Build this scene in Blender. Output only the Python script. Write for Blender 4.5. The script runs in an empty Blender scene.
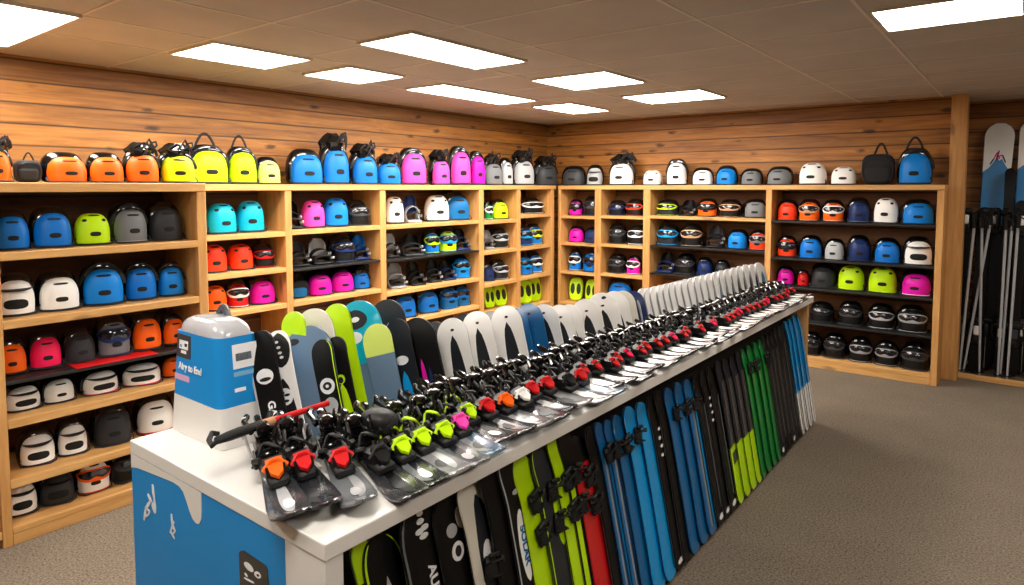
import bpy, math, random
from mathutils import Vector, Matrix
random.seed(11)
PI = math.pi
sc = bpy.context.scene
COL = sc.collection

# ------------------------------------------------------------------ camera
H = 1.85                       # eye height
F, PITCH, YAW, PPY = 661.4, .0623, .6617, 228.7
cd = bpy.data.cameras.new('camera'); cam = bpy.data.objects.new('camera', cd); COL.objects.link(cam)
cam.location = (0, 0, H); cam.rotation_euler = (PI/2-PITCH, 0, YAW)
cd.sensor_width = 36; cd.lens = F/1024*36; cd.shift_y = -(292.5-PPY)/1024; cd.clip_start = .05
sc.camera = cam
FW = Vector((-math.sin(YAW)*math.cos(PITCH), math.cos(YAW)*math.cos(PITCH), -math.sin(PITCH)))
RT = Vector((math.cos(YAW), math.sin(YAW), 0)); DN = FW.cross(RT); EYE = Vector((0, 0, H))
def on(px, py, axis, val):
    """where the sight line of a photo pixel meets the plane axis=val (used to survey the room)"""
    v = RT*((px-512)/F) + DN*((py-PPY)/F) + FW
    return EYE + v*((val-EYE[axis])/v[axis])
def depth(p): return (Vector(p)-EYE).dot(FW)

# ------------------------------------------------------------------ materials
def lin(c):
    return tuple(((v/255)/12.92 if v/255 <= .04045 else ((v/255+.055)/1.055)**2.4) for v in c) + (1,)
MATS = {}
def mat(name, rgb, rough=.5, metal=0., coat=0., var=.06, scale=30., bump=0.):
    if name in MATS: return MATS[name]
    m = bpy.data.materials.new(name); m.use_nodes = True
    nt = m.node_tree; b = nt.nodes['Principled BSDF']
    c = lin(rgb)
    tc = nt.nodes.new('ShaderNodeTexCoord'); n = nt.nodes.new('ShaderNodeTexNoise')
    n.inputs['Scale'].default_value = scale; n.inputs['Detail'].default_value = 3
    nt.links.new(tc.outputs['Object'], n.inputs['Vector'])
    r = nt.nodes.new('ShaderNodeMixRGB')
    r.inputs[1].default_value = tuple(max(0, v*(1-var)) for v in c[:3])+(1,)
    r.inputs[2].default_value = tuple(min(1, v*(1+var)) for v in c[:3])+(1,)
    nt.links.new(n.outputs['Fac'], r.inputs[0]); nt.links.new(r.outputs[0], b.inputs['Base Color'])
    b.inputs['Roughness'].default_value = rough; b.inputs['Metallic'].default_value = metal
    b.inputs['Coat Weight'].default_value = coat
    if bump:
        bp = nt.nodes.new('ShaderNodeBump'); bp.inputs['Strength'].default_value = bump; bp.inputs['Distance'].default_value = .01
        nt.links.new(n.outputs['Fac'], bp.inputs['Height']); nt.links.new(bp.outputs[0], b.inputs['Normal'])
    MATS[name] = m; return m

def wood(name, c1, c2, along, plank=0., knots=1., seam_dark=.1, rough=.55, dens=1.):
    """boards whose grain runs along axis `along` (0,1,2); plank>0 adds horizontal plank seams of that height"""
    m = bpy.data.materials.new(name); m.use_nodes = True
    nt = m.node_tree; N = nt.nodes; L = nt.links; b = N['Principled BSDF']
    tc = N.new('ShaderNodeTexCoord'); sep = N.new('ShaderNodeSeparateXYZ'); L.new(tc.outputs['Object'], sep.inputs[0])
    def mth(op, a, bb=None, c=None):
        n = N.new('ShaderNodeMath'); n.operation = op
        for i, v in enumerate((a, bb, c)):
            if v is None: continue
            if isinstance(v, (int, float)): n.inputs[i].default_value = v
            else: L.new(v, n.inputs[i])
        return n.outputs[0]
    ax = [sep.outputs[i] for i in range(3)]
    a = ax[along]
    if along == 2: c_, d_ = ax[0], ax[1]
    else: c_, d_ = ax[2], ax[1-along]
    if plank: row = mth('FLOOR', mth('DIVIDE', c_, plank)); fr = mth('FRACT', mth('DIVIDE', c_, plank))
    comb = N.new('ShaderNodeCombineXYZ')
    L.new(mth('ADD', mth('MULTIPLY', a, 1.1), mth('MULTIPLY', row, 5.37)) if plank else mth('MULTIPLY', a, 1.3), comb.inputs[0])
    L.new(mth('MULTIPLY', c_, 16.), comb.inputs[1]); L.new(mth('MULTIPLY', d_, 16.), comb.inputs[2])
    n1 = N.new('ShaderNodeTexNoise'); n1.inputs['Scale'].default_value = 1.6; n1.inputs['Detail'].default_value = 6; n1.inputs['Roughness'].default_value = .62
    n1.inputs['Distortion'].default_value = .6
    L.new(comb.outputs[0], n1.inputs['Vector'])
    cr = N.new('ShaderNodeValToRGB'); cr.color_ramp.elements[0].position = .3; cr.color_ramp.elements[1].position = .72
    cr.color_ramp.elements[0].color = lin(c1); cr.color_ramp.elements[1].color = lin(c2)
    L.new(n1.outputs['Fac'], cr.inputs[0]); col = cr.outputs[0]
    def mul(colr, fac_out, lo, hi=1.):
        mm = N.new('ShaderNodeMapRange'); L.new(fac_out, mm.inputs[0]); mm.inputs[3].default_value = lo; mm.inputs[4].default_value = hi
        x = N.new('ShaderNodeMixRGB'); x.blend_type = 'MULTIPLY'; x.inputs[0].default_value = 1
        L.new(colr, x.inputs[1]); L.new(mm.outputs[0], x.inputs[2]); return x.outputs[0]
    height = n1.outputs['Fac']
    if plank:
        wn = N.new('ShaderNodeTexWhiteNoise'); wn.noise_dimensions = '1D'; L.new(row, wn.inputs['W'])
        col = mul(col, wn.outputs['Value'], .66, 1.12)
    if knots:
        cb = N.new('ShaderNodeCombineXYZ')
        L.new(mth('MULTIPLY', a, 2.4*dens), cb.inputs[0]); L.new(mth('MULTIPLY', c_, 6.5*dens), cb.inputs[1]); L.new(mth('MULTIPLY', d_, 2.), cb.inputs[2])
        v = N.new('ShaderNodeTexVoronoi'); v.inputs['Scale'].default_value = 1.; L.new(cb.outputs[0], v.inputs['Vector'])
        n3 = N.new('ShaderNodeTexNoise'); n3.inputs['Scale'].default_value = 5; L.new(cb.outputs[0], n3.inputs['Vector'])
        dd = mth('ADD', v.outputs['Distance'], mth('MULTIPLY', mth('SUBTRACT', n3.outputs['Fac'], .5), .18))
        k = N.new('ShaderNodeMapRange'); k.interpolation_type = 'SMOOTHSTEP'; L.new(dd, k.inputs[0]); k.inputs[1].default_value = .06; k.inputs[2].default_value = .19
        col = mul(col, k.outputs[0], 1-.78*knots, 1.)
    if plank:
        e = mth('MINIMUM', fr, mth('SUBTRACT', 1., fr))
        k = N.new('ShaderNodeMapRange'); L.new(e, k.inputs[0]); k.inputs[1].default_value = .0; k.inputs[2].default_value = .07
        col = mul(col, k.outputs[0], seam_dark, 1.); height = k.outputs[0]
    L.new(col, b.inputs['Base Color']); b.inputs['Roughness'].default_value = rough
    bp = N.new('ShaderNodeBump'); bp.inputs['Strength'].default_value = .35; bp.inputs['Distance'].default_value = .006
    L.new(height, bp.inputs['Height']); L.new(bp.outputs[0], b.inputs['Normal'])
    MATS[name] = m; return m

def speckle(name, c1, c2, scale, rough=.95, bump=.5):
    m = bpy.data.materials.new(name); m.use_nodes = True
    nt = m.node_tree; N = nt.nodes; L = nt.links; b = N['Principled BSDF']
    tc = N.new('ShaderNodeTexCoord'); n = N.new('ShaderNodeTexNoise'); n.inputs['Scale'].default_value = scale; n.inputs['Detail'].default_value = 4; n.inputs['Roughness'].default_value = .75
    n2 = N.new('ShaderNodeTexNoise'); n2.inputs['Scale'].default_value = 2.5
    L.new(tc.outputs['Object'], n.inputs['Vector']); L.new(tc.outputs['Object'], n2.inputs['Vector'])
    cr = N.new('ShaderNodeValToRGB'); cr.color_ramp.elements[0].position = .36; cr.color_ramp.elements[1].position = .66
    cr.color_ramp.elements[0].color = lin(c1); cr.color_ramp.elements[1].color = lin(c2)
    L.new(n.outputs['Fac'], cr.inputs[0])
    mm = N.new('ShaderNodeMapRange'); L.new(n2.outputs['Fac'], mm.inputs[0]); mm.inputs[3].default_value = .85; mm.inputs[4].default_value = 1.12
    x = N.new('ShaderNodeMixRGB'); x.blend_type = 'MULTIPLY'; x.inputs[0].default_value = 1
    L.new(cr.outputs[0], x.inputs[1]); L.new(mm.outputs[0], x.inputs[2]); L.new(x.outputs[0], b.inputs['Base Color'])
    b.inputs['Roughness'].default_value = rough; b.inputs['Specular IOR Level'].default_value = .15
    bp = N.new('ShaderNodeBump'); bp.inputs['Strength'].default_value = bump; bp.inputs['Distance'].default_value = .008
    L.new(n.outputs['Fac'], bp.inputs['Height']); L.new(bp.outputs[0], b.inputs['Normal'])
    MATS[name] = m; return m
def glow(name, rgb, strength):
    m = bpy.data.materials.new(name); m.use_nodes = True; nt = m.node_tree
    b = nt.nodes['Principled BSDF']; b.inputs['Base Color'].default_value = (.9, .9, .88, 1)
    b.inputs['Emission Color'].default_value = lin(rgb); b.inputs['Emission Strength'].default_value = strength
    MATS[name] = m; return m

RGB = {'or': (255, 100, 5), 'ro': (240, 60, 20), 'bl': (0, 112, 205), 'br': (0, 128, 220), 'cy': (0, 175, 205), 'nv': (18, 42, 96),
       'li': (190, 235, 0), 'ly': (222, 240, 0), 'pl': (205, 225, 110), 'wh': (246, 246, 244), 'gr': (112, 116, 120), 'lg': (175, 178, 182),
       'dg': (58, 60, 64), 'bk': (9, 9, 10), 'pk': (245, 70, 175), 'mg': (228, 10, 175), 'rp': (240, 20, 85), 'rd': (205, 20, 25),
       'sv': (150, 152, 155), 'gn': (0, 130, 50), 'tn': (200, 150, 110), 'sb': (98, 124, 150), 'bb': (0, 152, 224), 'db': (0, 98, 158), 'cr': (222, 218, 205),
       'dk': (30, 33, 40), 'ch': (44, 46, 50), 'gd': (0, 95, 45)}
def P(c):
    """painted plastic in colour code c"""
    m = mat('plastic_'+c, RGB[c], .46, 0, 0, .05)
    m.node_tree.nodes['Principled BSDF'].inputs['Specular IOR Level'].default_value = .32
    return m
def S(c):
    d = c in ('bk', 'dk', 'ch', 'dg')
    m = mat('sheet_'+c, RGB[c], .42 if d else .3, 0, 0 if d else .12, .05, 12)
    if d: m.node_tree.nodes['Principled BSDF'].inputs['Specular IOR Level'].default_value = .22
    return m
BLK = mat('black_rubber', (15, 15, 16), .55, 0, 0, .15)
STRAP = mat('black_webbing', (20, 20, 22), .7, 0, 0, .25, 120, .3)
SHINY = mat('black_gloss', (10, 10, 12), .16, 0, .5)
CHROME = mat('brushed_metal', (190, 190, 192), .28, .9)
VOID = mat('vent_dark', (6, 6, 7), .8)
LENS = mat('goggle_lens', (24, 26, 34), .08, .3, .8)
CLOTH = mat('black_fabric', (22, 23, 26), .8, 0, 0, .3, 60, .4)
WHITEP = mat('counter_white', (228, 226, 222), .42, 0, .1, .02, 4)
BLUEP = mat('counter_blue', (0, 138, 214), .5, 0, 0, .03, 3)
W_LEFT = wood('pine_wall_planks', (122, 72, 26), (190, 128, 54), 1, .142, 1.)
W_BACK = wood('pine_wall_planks_back', (128, 76, 28), (196, 132, 57), 0, .142, 1.)
W_DARK = W_BACK
W_Y = wood('pine_shelf_long', (190, 137, 76), (220, 174, 108), 1, 0, .6, dens=.8)
W_X = wood('pine_shelf_back', (190, 137, 76), (220, 174, 108), 0, 0, .6, dens=.8)
W_Z = wood('pine_upright', (184, 129, 70), (214, 164, 98), 2, 0, .6, dens=.8)
W_PY = wood('pine_panel_long_shade', (96, 58, 26), (126, 80, 40), 1, .18, .7)  # pine darkened to paint in the shade deep inside the shelves
W_PX = wood('pine_panel_back_shade', (110, 68, 32), (142, 92, 46), 0, .18, .7)  # back unit panels, likewise darkened for painted shelf shade
CARPET = speckle('taupe_carpet', (82, 73, 62), (148, 135, 119), 90)
CEILM = speckle('ceiling_tile_board', (196, 186, 174), (206, 197, 186), 140, .9, .1)
GRIDM = mat('ceiling_grid_metal', (222, 210, 194), .5, 0, 0, .03)
GRIDD = mat('ceiling_grid_shadow_gap', (90, 74, 60), .8)
LIGHT = glow('fluorescent_diffuser', (255, 247, 236), 17.)

# ------------------------------------------------------------------ mesh helpers
class MB:
    def __init__(s): s.v = []; s.f = []; s.mi = []
    def add(s, vs, fs, mi=0):
        o = len(s.v); s.v += [tuple(v) for v in vs]; s.f += [tuple(i+o for i in f) for f in fs]; s.mi += [mi]*len(fs); return s
    def box(s, x0, x1, y0, y1, z0, z1, ch=0., mi=0):
        if ch <= 0:
            vs = [(x, y, z) for x in (x0, x1) for y in (y0, y1) for z in (z0, z1)]
            return s.add(vs, [(0, 1, 3, 2), (4, 6, 7, 5), (0, 4, 5, 1), (2, 3, 7, 6), (0, 2, 6, 4), (1, 5, 7, 3)], mi)
        c = min(ch, (x1-x0)*.45, (y1-y0)*.45, (z1-z0)*.45)
        cx, cy, cz = (x0+x1)/2, (y0+y1)/2, (z0+z1)/2; hx, hy, hz = (x1-x0)/2, (y1-y0)/2, (z1-z0)/2
        vs = []; ix = {}
        for sx in (-1, 1):
            for sy in (-1, 1):
                for sz in (-1, 1):
                    for k in range(3):
                        p = [sx*(hx-c), sy*(hy-c), sz*(hz-c)]; p[k] += (sx, sy, sz)[k]*c
                        ix[(sx, sy, sz, k)] = len(vs); vs.append((cx+p[0], cy+p[1], cz+p[2]))
        fs = []
        for k in range(3):
            o = [i for i in range(3) if i != k]
            for sg in (-1, 1):
                q = []
                for a, b in ((-1, -1), (1, -1), (1, 1), (-1, 1)):
                    t = [0, 0, 0]; t[k] = sg; t[o[0]] = a; t[o[1]] = b; q.append(ix[(*t, k)])
                flip = (sg < 0) != (k == 1)
                fs.append(tuple(q[::-1] if flip else q))
        for k in range(3):      # edges along axis k
            o = [i for i in range(3) if i != k]
            for a in (-1, 1):
                for b in (-1, 1):
                    def t(e, w):
                        r = [0, 0, 0]; r[k] = e; r[o[0]] = a; r[o[1]] = b; return ix[(*r, w)]
                    fs.append((t(-1, o[0]), t(1, o[0]), t(1, o[1]), t(-1, o[1])))
        for sx in (-1, 1):
            for sy in (-1, 1):
                for sz in (-1, 1): fs.append(tuple(ix[(sx, sy, sz, k)] for k in range(3)))
        return s.add(vs, fs, mi)
    def grid(s, rows, closed_u=False, closed_v=False, mi=0):
        n = len(rows); m = len(rows[0]); vs = [p for r in rows for p in r]; fs = []
        for i in range(n if closed_v else n-1):
            for j in range(m if closed_u else m-1):
                a = i*m+j; b = i*m+(j+1) % m; c = ((i+1) % n)*m+(j+1) % m; d = ((i+1) % n)*m+j
                fs.append((a, b, c, d))
        return s.add(vs, fs, mi)
    def tube(s, pts, r, k=8, mi=0, flat=1.):
        pts = [Vector(p) for p in pts]; rows = []
        rr = r if isinstance(r, (list, tuple)) else [r]*len(pts)
        up = Vector((0, 0, 1)); last = None
        for i, p in enumerate(pts):
            t = (pts[min(i+1, len(pts)-1)]-pts[max(i-1, 0)]).normalized()
            a = last if last is not None else (up if abs(t.z) < .9 else Vector((1, 0, 0)))
            n = (a - t*a.dot(t))
            if n.length < 1e-6: n = t.orthogonal()
            n.normalize(); last = n; bn = t.cross(n)
            rows.append([p + n*math.cos(2*PI*j/k)*rr[i]*flat + bn*math.sin(2*PI*j/k)*rr[i] for j in range(k)])
        o = len(s.v); s.grid(rows, True, False, mi)
        n = len(rows)
        s.f.append(tuple(o+j for j in range(k))[::-1]); s.mi.append(mi)
        s.f.append(tuple(o+(n-1)*k+j for j in range(k))); s.mi.append(mi); return s
    def prism(s, pts, d, mi=0):
        """closed outline pts (3D, planar) extruded by vector d"""
        d = Vector(d); n = len(pts); a = [Vector(p) for p in pts]; b = [p+d for p in a]
        fs = [tuple(range(n))[::-1], tuple(range(n, 2*n))] + [(i, (i+1) % n, n+(i+1) % n, n+i) for i in range(n)]
        return s.add(a+b, fs, mi)
    def blob(s, c, r, e1=1., e2=1., n=14, m=9, mi=0):
        """superellipsoid"""
        sp = lambda v, e: math.copysign(abs(v)**e, v)
        rows = []
        for i in range(m+1):
            ph = -PI/2+PI*i/m
            rows.append([(c[0]+r[0]*sp(math.cos(ph), e1)*sp(math.cos(2*PI*j/n), e2), c[1]+r[1]*sp(math.cos(ph), e1)*sp(math.sin(2*PI*j/n), e2), c[2]+r[2]*sp(math.sin(ph), e1)) for j in range(n)])
        return s.grid(rows, True, False, mi)
    def mesh(s, name, smooth=True, angle=40):
        me = bpy.data.meshes.new(name); me.from_pydata(s.v, [], s.f)
        if any(s.mi): me.polygons.foreach_set('material_index', s.mi)
        import bmesh
        bm = bmesh.new(); bm.from_mesh(me); bmesh.ops.remove_doubles(bm, verts=bm.verts, dist=1e-6); bmesh.ops.recalc_face_normals(bm, faces=bm.faces); bm.to_mesh(me); bm.free()
        if smooth:
            me.polygons.foreach_set('use_smooth', [True]*len(me.polygons)); me.set_sharp_from_angle(angle=math.radians(angle))
        return me
def obj(name, me, mats, parent=None, loc=None):
    if isinstance(me, MB): me = me.mesh(name)
    o = bpy.data.objects.new(name, me); COL.objects.link(o)
    ms = mats if isinstance(mats, (list, tuple)) else [mats]
    while len(me.materials) < len(ms): me.materials.append(None)
    for i, m in enumerate(ms):
        o.material_slots[i].link = 'OBJECT'; o.material_slots[i].material = m
    if parent is not None: o.parent = parent
    if loc: o.location = loc
    return o
def tag(o, label=None, cat=None, group=None, kind=None):
    if label: o['label'] = label
    if cat: o['category'] = cat
    if group: o['group'] = group
    if kind: o['kind'] = kind
    return o
def empty(name, label, cat, loc=(0, 0, 0), rot=(0, 0, 0), scale=(1, 1, 1), group=None):
    o = bpy.data.objects.new(name, None); COL.objects.link(o); o.empty_display_size = .05
    o.location = loc; o.rotation_euler = rot; o.scale = scale
    return tag(o, label, cat, group)
def text_mesh(body, size, name):
    cu = bpy.data.curves.new(name, 'FONT'); cu.body = body; cu.size = size; cu.extrude = .0006; cu.align_x = 'CENTER'; cu.align_y = 'CENTER'; cu.offset = size*.03
    t = bpy.data.objects.new(name, cu); COL.objects.link(t)
    me = bpy.data.meshes.new_from_object(t.evaluated_get(bpy.context.evaluated_depsgraph_get()))
    bpy.data.objects.remove(t); return me
def lerp(a, b, t): return a+(b-a)*t
ORD = ['first', 'second', 'third', 'fourth', 'fifth', 'sixth', 'seventh', 'eighth', 'ninth', 'tenth', 'eleventh', 'twelfth', 'thirteenth', 'fourteenth', 'fifteenth', 'sixteenth', 'seventeenth', 'eighteenth', 'nineteenth', 'twentieth']
def ordinal(n):
    if n <= 20: return ORD[n-1]
    tens = ['', '', 'twenty', 'thirty', 'forty', 'fifty', 'sixty'][n//10]
    return {'twenty': 'twentieth', 'thirty': 'thirtieth', 'forty': 'fortieth', 'fifty': 'fiftieth', 'sixty': 'sixtieth'}[tens] if n % 10 == 0 else tens+'-'+ORD[n % 10-1]

# ------------------------------------------------------------------ room
CZ = 2.71
def struct(name, mb, m): return tag(obj(name, mb.mesh(name, False), m), kind='structure')
struct('floor', MB().box(-5.6, 3.0, -2.2, 8.6, -.05, 0), CARPET)
struct('ceiling', MB().box(-5.6, 3.0, -2.2, 8.6, CZ+.012, CZ+.06), CEILM)
struct('wall_left', MB().box(-5.42, -5.3, -2.2, 7.72, 0, CZ+.012), W_LEFT)
struct('wall_back', MB().box(-5.3, -.6, 7.6, 7.72, 0, CZ+.012), W_BACK)
struct('wall_alcove_side', MB().box(-.74, -.62, 7.72, 8.3, 0, CZ+.012), W_LEFT)
struct('wall_alcove_back', MB().box(-.74, 3.0, 8.3, 8.42, 0, CZ+.012), W_BACK)
PLAIN = mat('painted_plaster', (150, 128, 104), .8, 0, 0, .04, 2)
struct('wall_right', MB().box(2.9, 3.0, -2.2, 8.3, 0, CZ+.012), PLAIN)
struct('wall_front', MB().box(-5.3, 2.9, -2.2, -2.1, 0, CZ+.012), PLAIN)
struct('trim_1', MB().box(-.60, -.47, 7.52, 7.72, 0, CZ+.012, .004), W_Z)      # upright post where the log wall ends
# suspended ceiling: the tees between the tiles
xs = [-5.3, -4.41, -3.83, -3.19, -2.46, -1.39, -.68, -.02, .64, 1.3, 1.96, 2.62]
ys = [-1.75, -1.15, -.55, .1, .72, 1.35, 2.03, 2.70, 3.35, 4.1, 4.75, 5.45, 6.1, 6.6, 7.2, 7.8]
g = MB()
for x in xs[1:]: g.box(x-.009, x+.009, -2.1, 8.3 if x > -.5 else 7.6, CZ+.009, CZ+.012)
for y in ys: g.box(-5.3 if y < 7.6 else -.5, 2.9, y-.008, y+.008, CZ+.0095, CZ+.012)
struct('trim_2', g, GRIDM)

lights = [(-4.95, -3.80, .98, 1.35), (-4.40, -3.84, 2.05, 2.74), (-3.20, -2.73, 2.6, 3.68), (-4.41, -3.85, 3.05, 3.6), (-4.35, -3.87, 4.05, 5.38),
          (-3.19, -2.50, 4.33, 5.0), (-4.22, -3.72, 5.75, 6.58), (-3.09, -2.30, 5.64, 6.3), (-.65, -.04, 3.68, 4.2), (.64, 1.28, 1.38, 2.0), (.64, 1.28, 6.12, 6.58), (-1.37, -.7, .12, .7), (-3.19, -2.5, -.5, .1)]  # last four panels unseen, added to light the room and alcove skis
LL = ['near the corner over the first tall bay', 'over the second bay of the long wall', 'large and long over the middle of the counter', 'small and squarish beside the long panel', 'long and narrow over the fourth bay',
      'squarish over the far half of the counter', 'small, deepest in the corner', 'wide, closest to the back wall planks', 'above the open carpet aisle', 'added unseen beyond the aisle by the plain wall', 'added unseen to brighten the standing skis', 'added unseen above the counter end', 'added unseen above the entrance side']
for (x0, x1, y0, y1), w in zip(lights, LL):
    t = empty('ceiling_light', 'bright recessed fluorescent ceiling panel, '+w, 'ceiling light', ((x0+x1)/2, (y0+y1)/2, CZ), group='fluorescent ceiling panels')
    hx, hy = (x1-x0)/2, (y1-y0)/2
    fr = MB(); wd = .014
    for a in ((-hx, hx, -hy, -hy+wd), (-hx, hx, hy-wd, hy), (-hx, -hx+wd, -hy+wd, hy-wd), (hx-wd, hx, -hy+wd, hy-wd)): fr.box(a[0], a[1], a[2], a[3], -.006, .012)
    obj('frame', fr, GRIDM, t)
    d = MB(); n = 6
    d.box(-hx+wd, hx-wd, -hy+wd, hy-wd, -.002, .010)
    obj('diffuser', d, LIGHT, t)

# ------------------------------------------------------------------ shelving
B1X, LX, BY = -4.07, -4.85, 7.2        # front planes: tall end bay, long wall unit, back unit
TOPZ = 1.875
def shelf_unit_long():
    t = empty('shelving_unit', 'tall pine shelving bay closest to the camera with six shelves of helmets', 'shelving unit', (B1X, 1.0, 0))
    def P_(name, m, x0, x1, y0, y1, z0, z1): obj(name, MB().box(x0-B1X, x1-B1X, y0-1.0, y1-1.0, z0, z1, .003), m, t)
    d = .46
    P_('upright', W_Z, B1X-d, B1X, .985, 1.03, 0, TOPZ-.05); P_('upright', W_Z, B1X-d, B1X, 2.04, 2.095, 0, TOPZ-.05)
    P_('top_board', W_Y, B1X-d, B1X+.008, .5, 2.095, TOPZ-.05, TOPZ)
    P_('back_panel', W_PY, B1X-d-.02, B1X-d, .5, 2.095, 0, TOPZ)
    for z, th, m in ((1.52, .042, W_Y), (1.17, .042, W_Y), (.857, .018, BLK), (.657, .045, W_Y), (.34, .042, W_Y), (.09, .03, W_Y)):
        P_('shelf', m, B1X-d, B1X, 1.03, 2.04, z-th, z)
    P_('base_board', W_Y, B1X-.03, B1X-.002, 1.03, 2.04, 0, .06)
    o = obj('shelf_liner', MB().box(-.2, .004, .35, .78, .8572, .8602, .001), P('rd'), t); o['label'] = 'red shelf liner'
    # the neighbouring bay towards the camera, cut off by the frame
    for z in (1.52, 1.17, .657, .34, .09): P_('shelf', W_Y, B1X-d, B1X, .5, .985, z-.042, z)
    P_('upright', W_Z, B1X-d, B1X, .455, .5, 0, TOPZ)
shelf_unit_long()
LB = [(2.50, 3.17), (3.23, 4.19), (4.26, 5.63), (5.71, 6.33), (6.40, 7.05)]
LS = [(1.484, 1.185, .884, .58, .28), (1.49, 1.16, .883, .55, .25), (1.485, 1.145, .833, .52, .25), (1.47, 1.12, .743, .41, .1), (1.515, 1.117, .75, .37, .1)]
BBAY = [(-4.80, -4.29), (-4.2, -3.62), (-3.53, -2.19), (-2.13, -.656)]
BS = [(1.484, 1.136, .76, .356, .1), (1.50, 1.146, .776, .40, .1), (1.517, 1.165, .835, .46, .1), (1.50, 1.112, .814, .46, .10)]
def unit_long():
    t = empty('shelving_unit', 'long pine shelving unit of five bays against the log wall', 'shelving unit', (LX, 2.4, 0))
    def P_(name, m, x0, x1, y0, y1, z0, z1): return obj(name, MB().box(x0-LX, x1-LX, y0-2.4, y1-2.4, z0, z1, .003), m, t)
    edges = [2.44] + [v for b in LB for v in b] + [7.12]
    for i in range(6):
        a = edges[2*i]; b = edges[2*i+1]
        P_('upright', W_Z, LX-.41, LX, a, b, 0, TOPZ-.05)
    P_('top_board', W_Y, LX-.42, LX+.008, 2.44, 7.15, TOPZ-.05, TOPZ)
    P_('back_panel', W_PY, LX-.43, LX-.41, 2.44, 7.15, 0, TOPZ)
    for (a, b), zs in zip(LB, LS):
        for k, z in enumerate(zs):
            thin = (a > 4 and a < 5 and k == 1) or (a > 3 and a < 4 and k == 1)
            P_('shelf', BLK if thin else W_Y, LX-.41, LX-.002, a, b, z-(.02 if thin else .04), z)
unit_long()
def unit_back():
    t = empty('shelving_unit', 'pine shelving unit of four bays against the back log wall', 'shelving unit', (-.6, BY, 0))
    def P_(name, m, x0, x1, y0, y1, z0, z1): return obj(name, MB().box(x0+.6, x1+.6, y0-BY, y1-BY, z0, z1, .003), m, t)
    edges = [-4.842] + [v for b in BBAY for v in b] + [-.60]
    for i in range(5): P_('upright', W_Z, edges[2*i], edges[2*i+1], BY, BY+.38, 0, TOPZ-.05)
    P_('top_board', W_X, -4.84, -.595, BY-.008, BY+.39, TOPZ-.05, TOPZ)
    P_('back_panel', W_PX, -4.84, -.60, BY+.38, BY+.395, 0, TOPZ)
    for i, ((a, b), zs) in enumerate(zip(BBAY, BS)):
        for k, z in enumerate(zs):
            thin = k in (1, 2) and i >= 2 or (i == 3 and k in (0, 3))
            P_('shelf', BLK if thin else W_X, a, b, BY+.002, BY+.38, z-(.02 if thin else .035), z)
        P_('base_board', W_X, a, b, BY+.004, BY+.03, 0, .065)
unit_back()

# ------------------------------------------------------------------ helmets and other gear, built in a unit box (front towards -y)
sp = lambda v, e: math.copysign(abs(v)**e, v)
def SH(th, ph, k=1., off=0.):
    cp = max(0., math.cos(ph))**.62
    c, s_ = sp(math.cos(th), .84), sp(math.sin(th), .84)
    z = .3+(.58*max(0, math.sin(ph))**.92 if ph >= 0 else .6*math.sin(ph))
    r = .46*k
    p = Vector((r*cp*c, r*cp*s_, z))
    if off:
        n = Vector((cp*math.cos(th), cp*math.sin(th), math.sin(ph)*.9)).normalized(); p = p+n*off
    return p
D = math.radians
def shell_mesh(ridge=True):
    mb = MB(); rows = []
    for i in range(13):
        ph = lerp(-.46, PI/2-.001, i/12); row = []
        for j in range(36):
            th = 2*PI*j/36; row.append(SH(th, ph, 1, (.02 if i == 0 else .014 if i == 1 else 0)))
        rows.append(row)
    return mb.grid(rows, True)
def patch(th0, ph0, hw, hh, off, e=.8, n=20, rise=.008):
    """an oval lying on the shell"""
    mb = MB(); rows = []
    for k, f in enumerate((1.0, .97, .6, .001)):
        rows.append([SH(th0+hw*f*sp(math.cos(2*PI*j/n), e), ph0+hh*f*sp(math.sin(2*PI*j/n), e), 1, (off-.012 if k == 0 else off+rise*(1-f))) for j in range(n)])
    return mb.grid(rows, True)
def bandm(th0, th1, ph0, ph1, off, n=18, thick=.02, tilt=0.):
    mb = MB(); rows = []
    for i in range(n+1):
        th = lerp(th0, th1, i/n); a = ph0+tilt*math.cos(th); b = ph1+tilt*math.cos(th)
        rows.append([SH(th, a, 1, off-thick), SH(th, a, 1, off), SH(th, (a+b)/2, 1, off+thick*.4), SH(th, b, 1, off), SH(th, b, 1, off-thick)])
    return mb.grid(rows)
def rim_mesh():
    return MB().tube([SH(2*PI*j/28, -.45, 1.02) for j in range(29)], .03, 6)
def back_mesh():
    mb = MB(); rows = []
    for i in range(10):
        ph = lerp(-.44, PI/2-.001, i/9); rows.append([Vector((p.x*1.14-.03, p.y*.8+.16, p.z*1.2)) for p in (SH(2*PI*j/28, ph) for j in range(28))])
    return mb.grid(rows, True)
def straps_mesh(seed):
    k = .04*(seed-1.5)
    return MB().tube([(-.43, -.1, .22), (-.5, -.2, .12), (-.47, -.34, .035), (-.3, -.47-k, .03), (0, -.5, .028), (.3, -.47+k, .03), (.47, -.33, .035), (.5, -.2, .1), (.43, -.08, .24)], .022, 6, flat=.5)
def arch(a, rx, z0, rz): return (rx*math.cos(a), z0+rz*max(0, math.sin(a))**.75)
def goggle_mesh():
    """goggles pushed up over the crown: a padded arch behind the front of the shell"""
    mb = MB(); rows = []
    for i in range(19):
        a = lerp(D(4), D(176), i/18); q = math.sin(a)
        x1, z1 = arch(a, .47, .42, .40); x2, z2 = arch(a, .545, .42, .40+.2*q)
        rows.append([(x1, -.16*q-.02, z1), (x2, -.12*q, z2), (x2*1.01, .06, z2+.02), (x2*.96, .22, z2-.04), (x1, .2, z1)])
    return mb.grid(rows, True)
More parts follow.
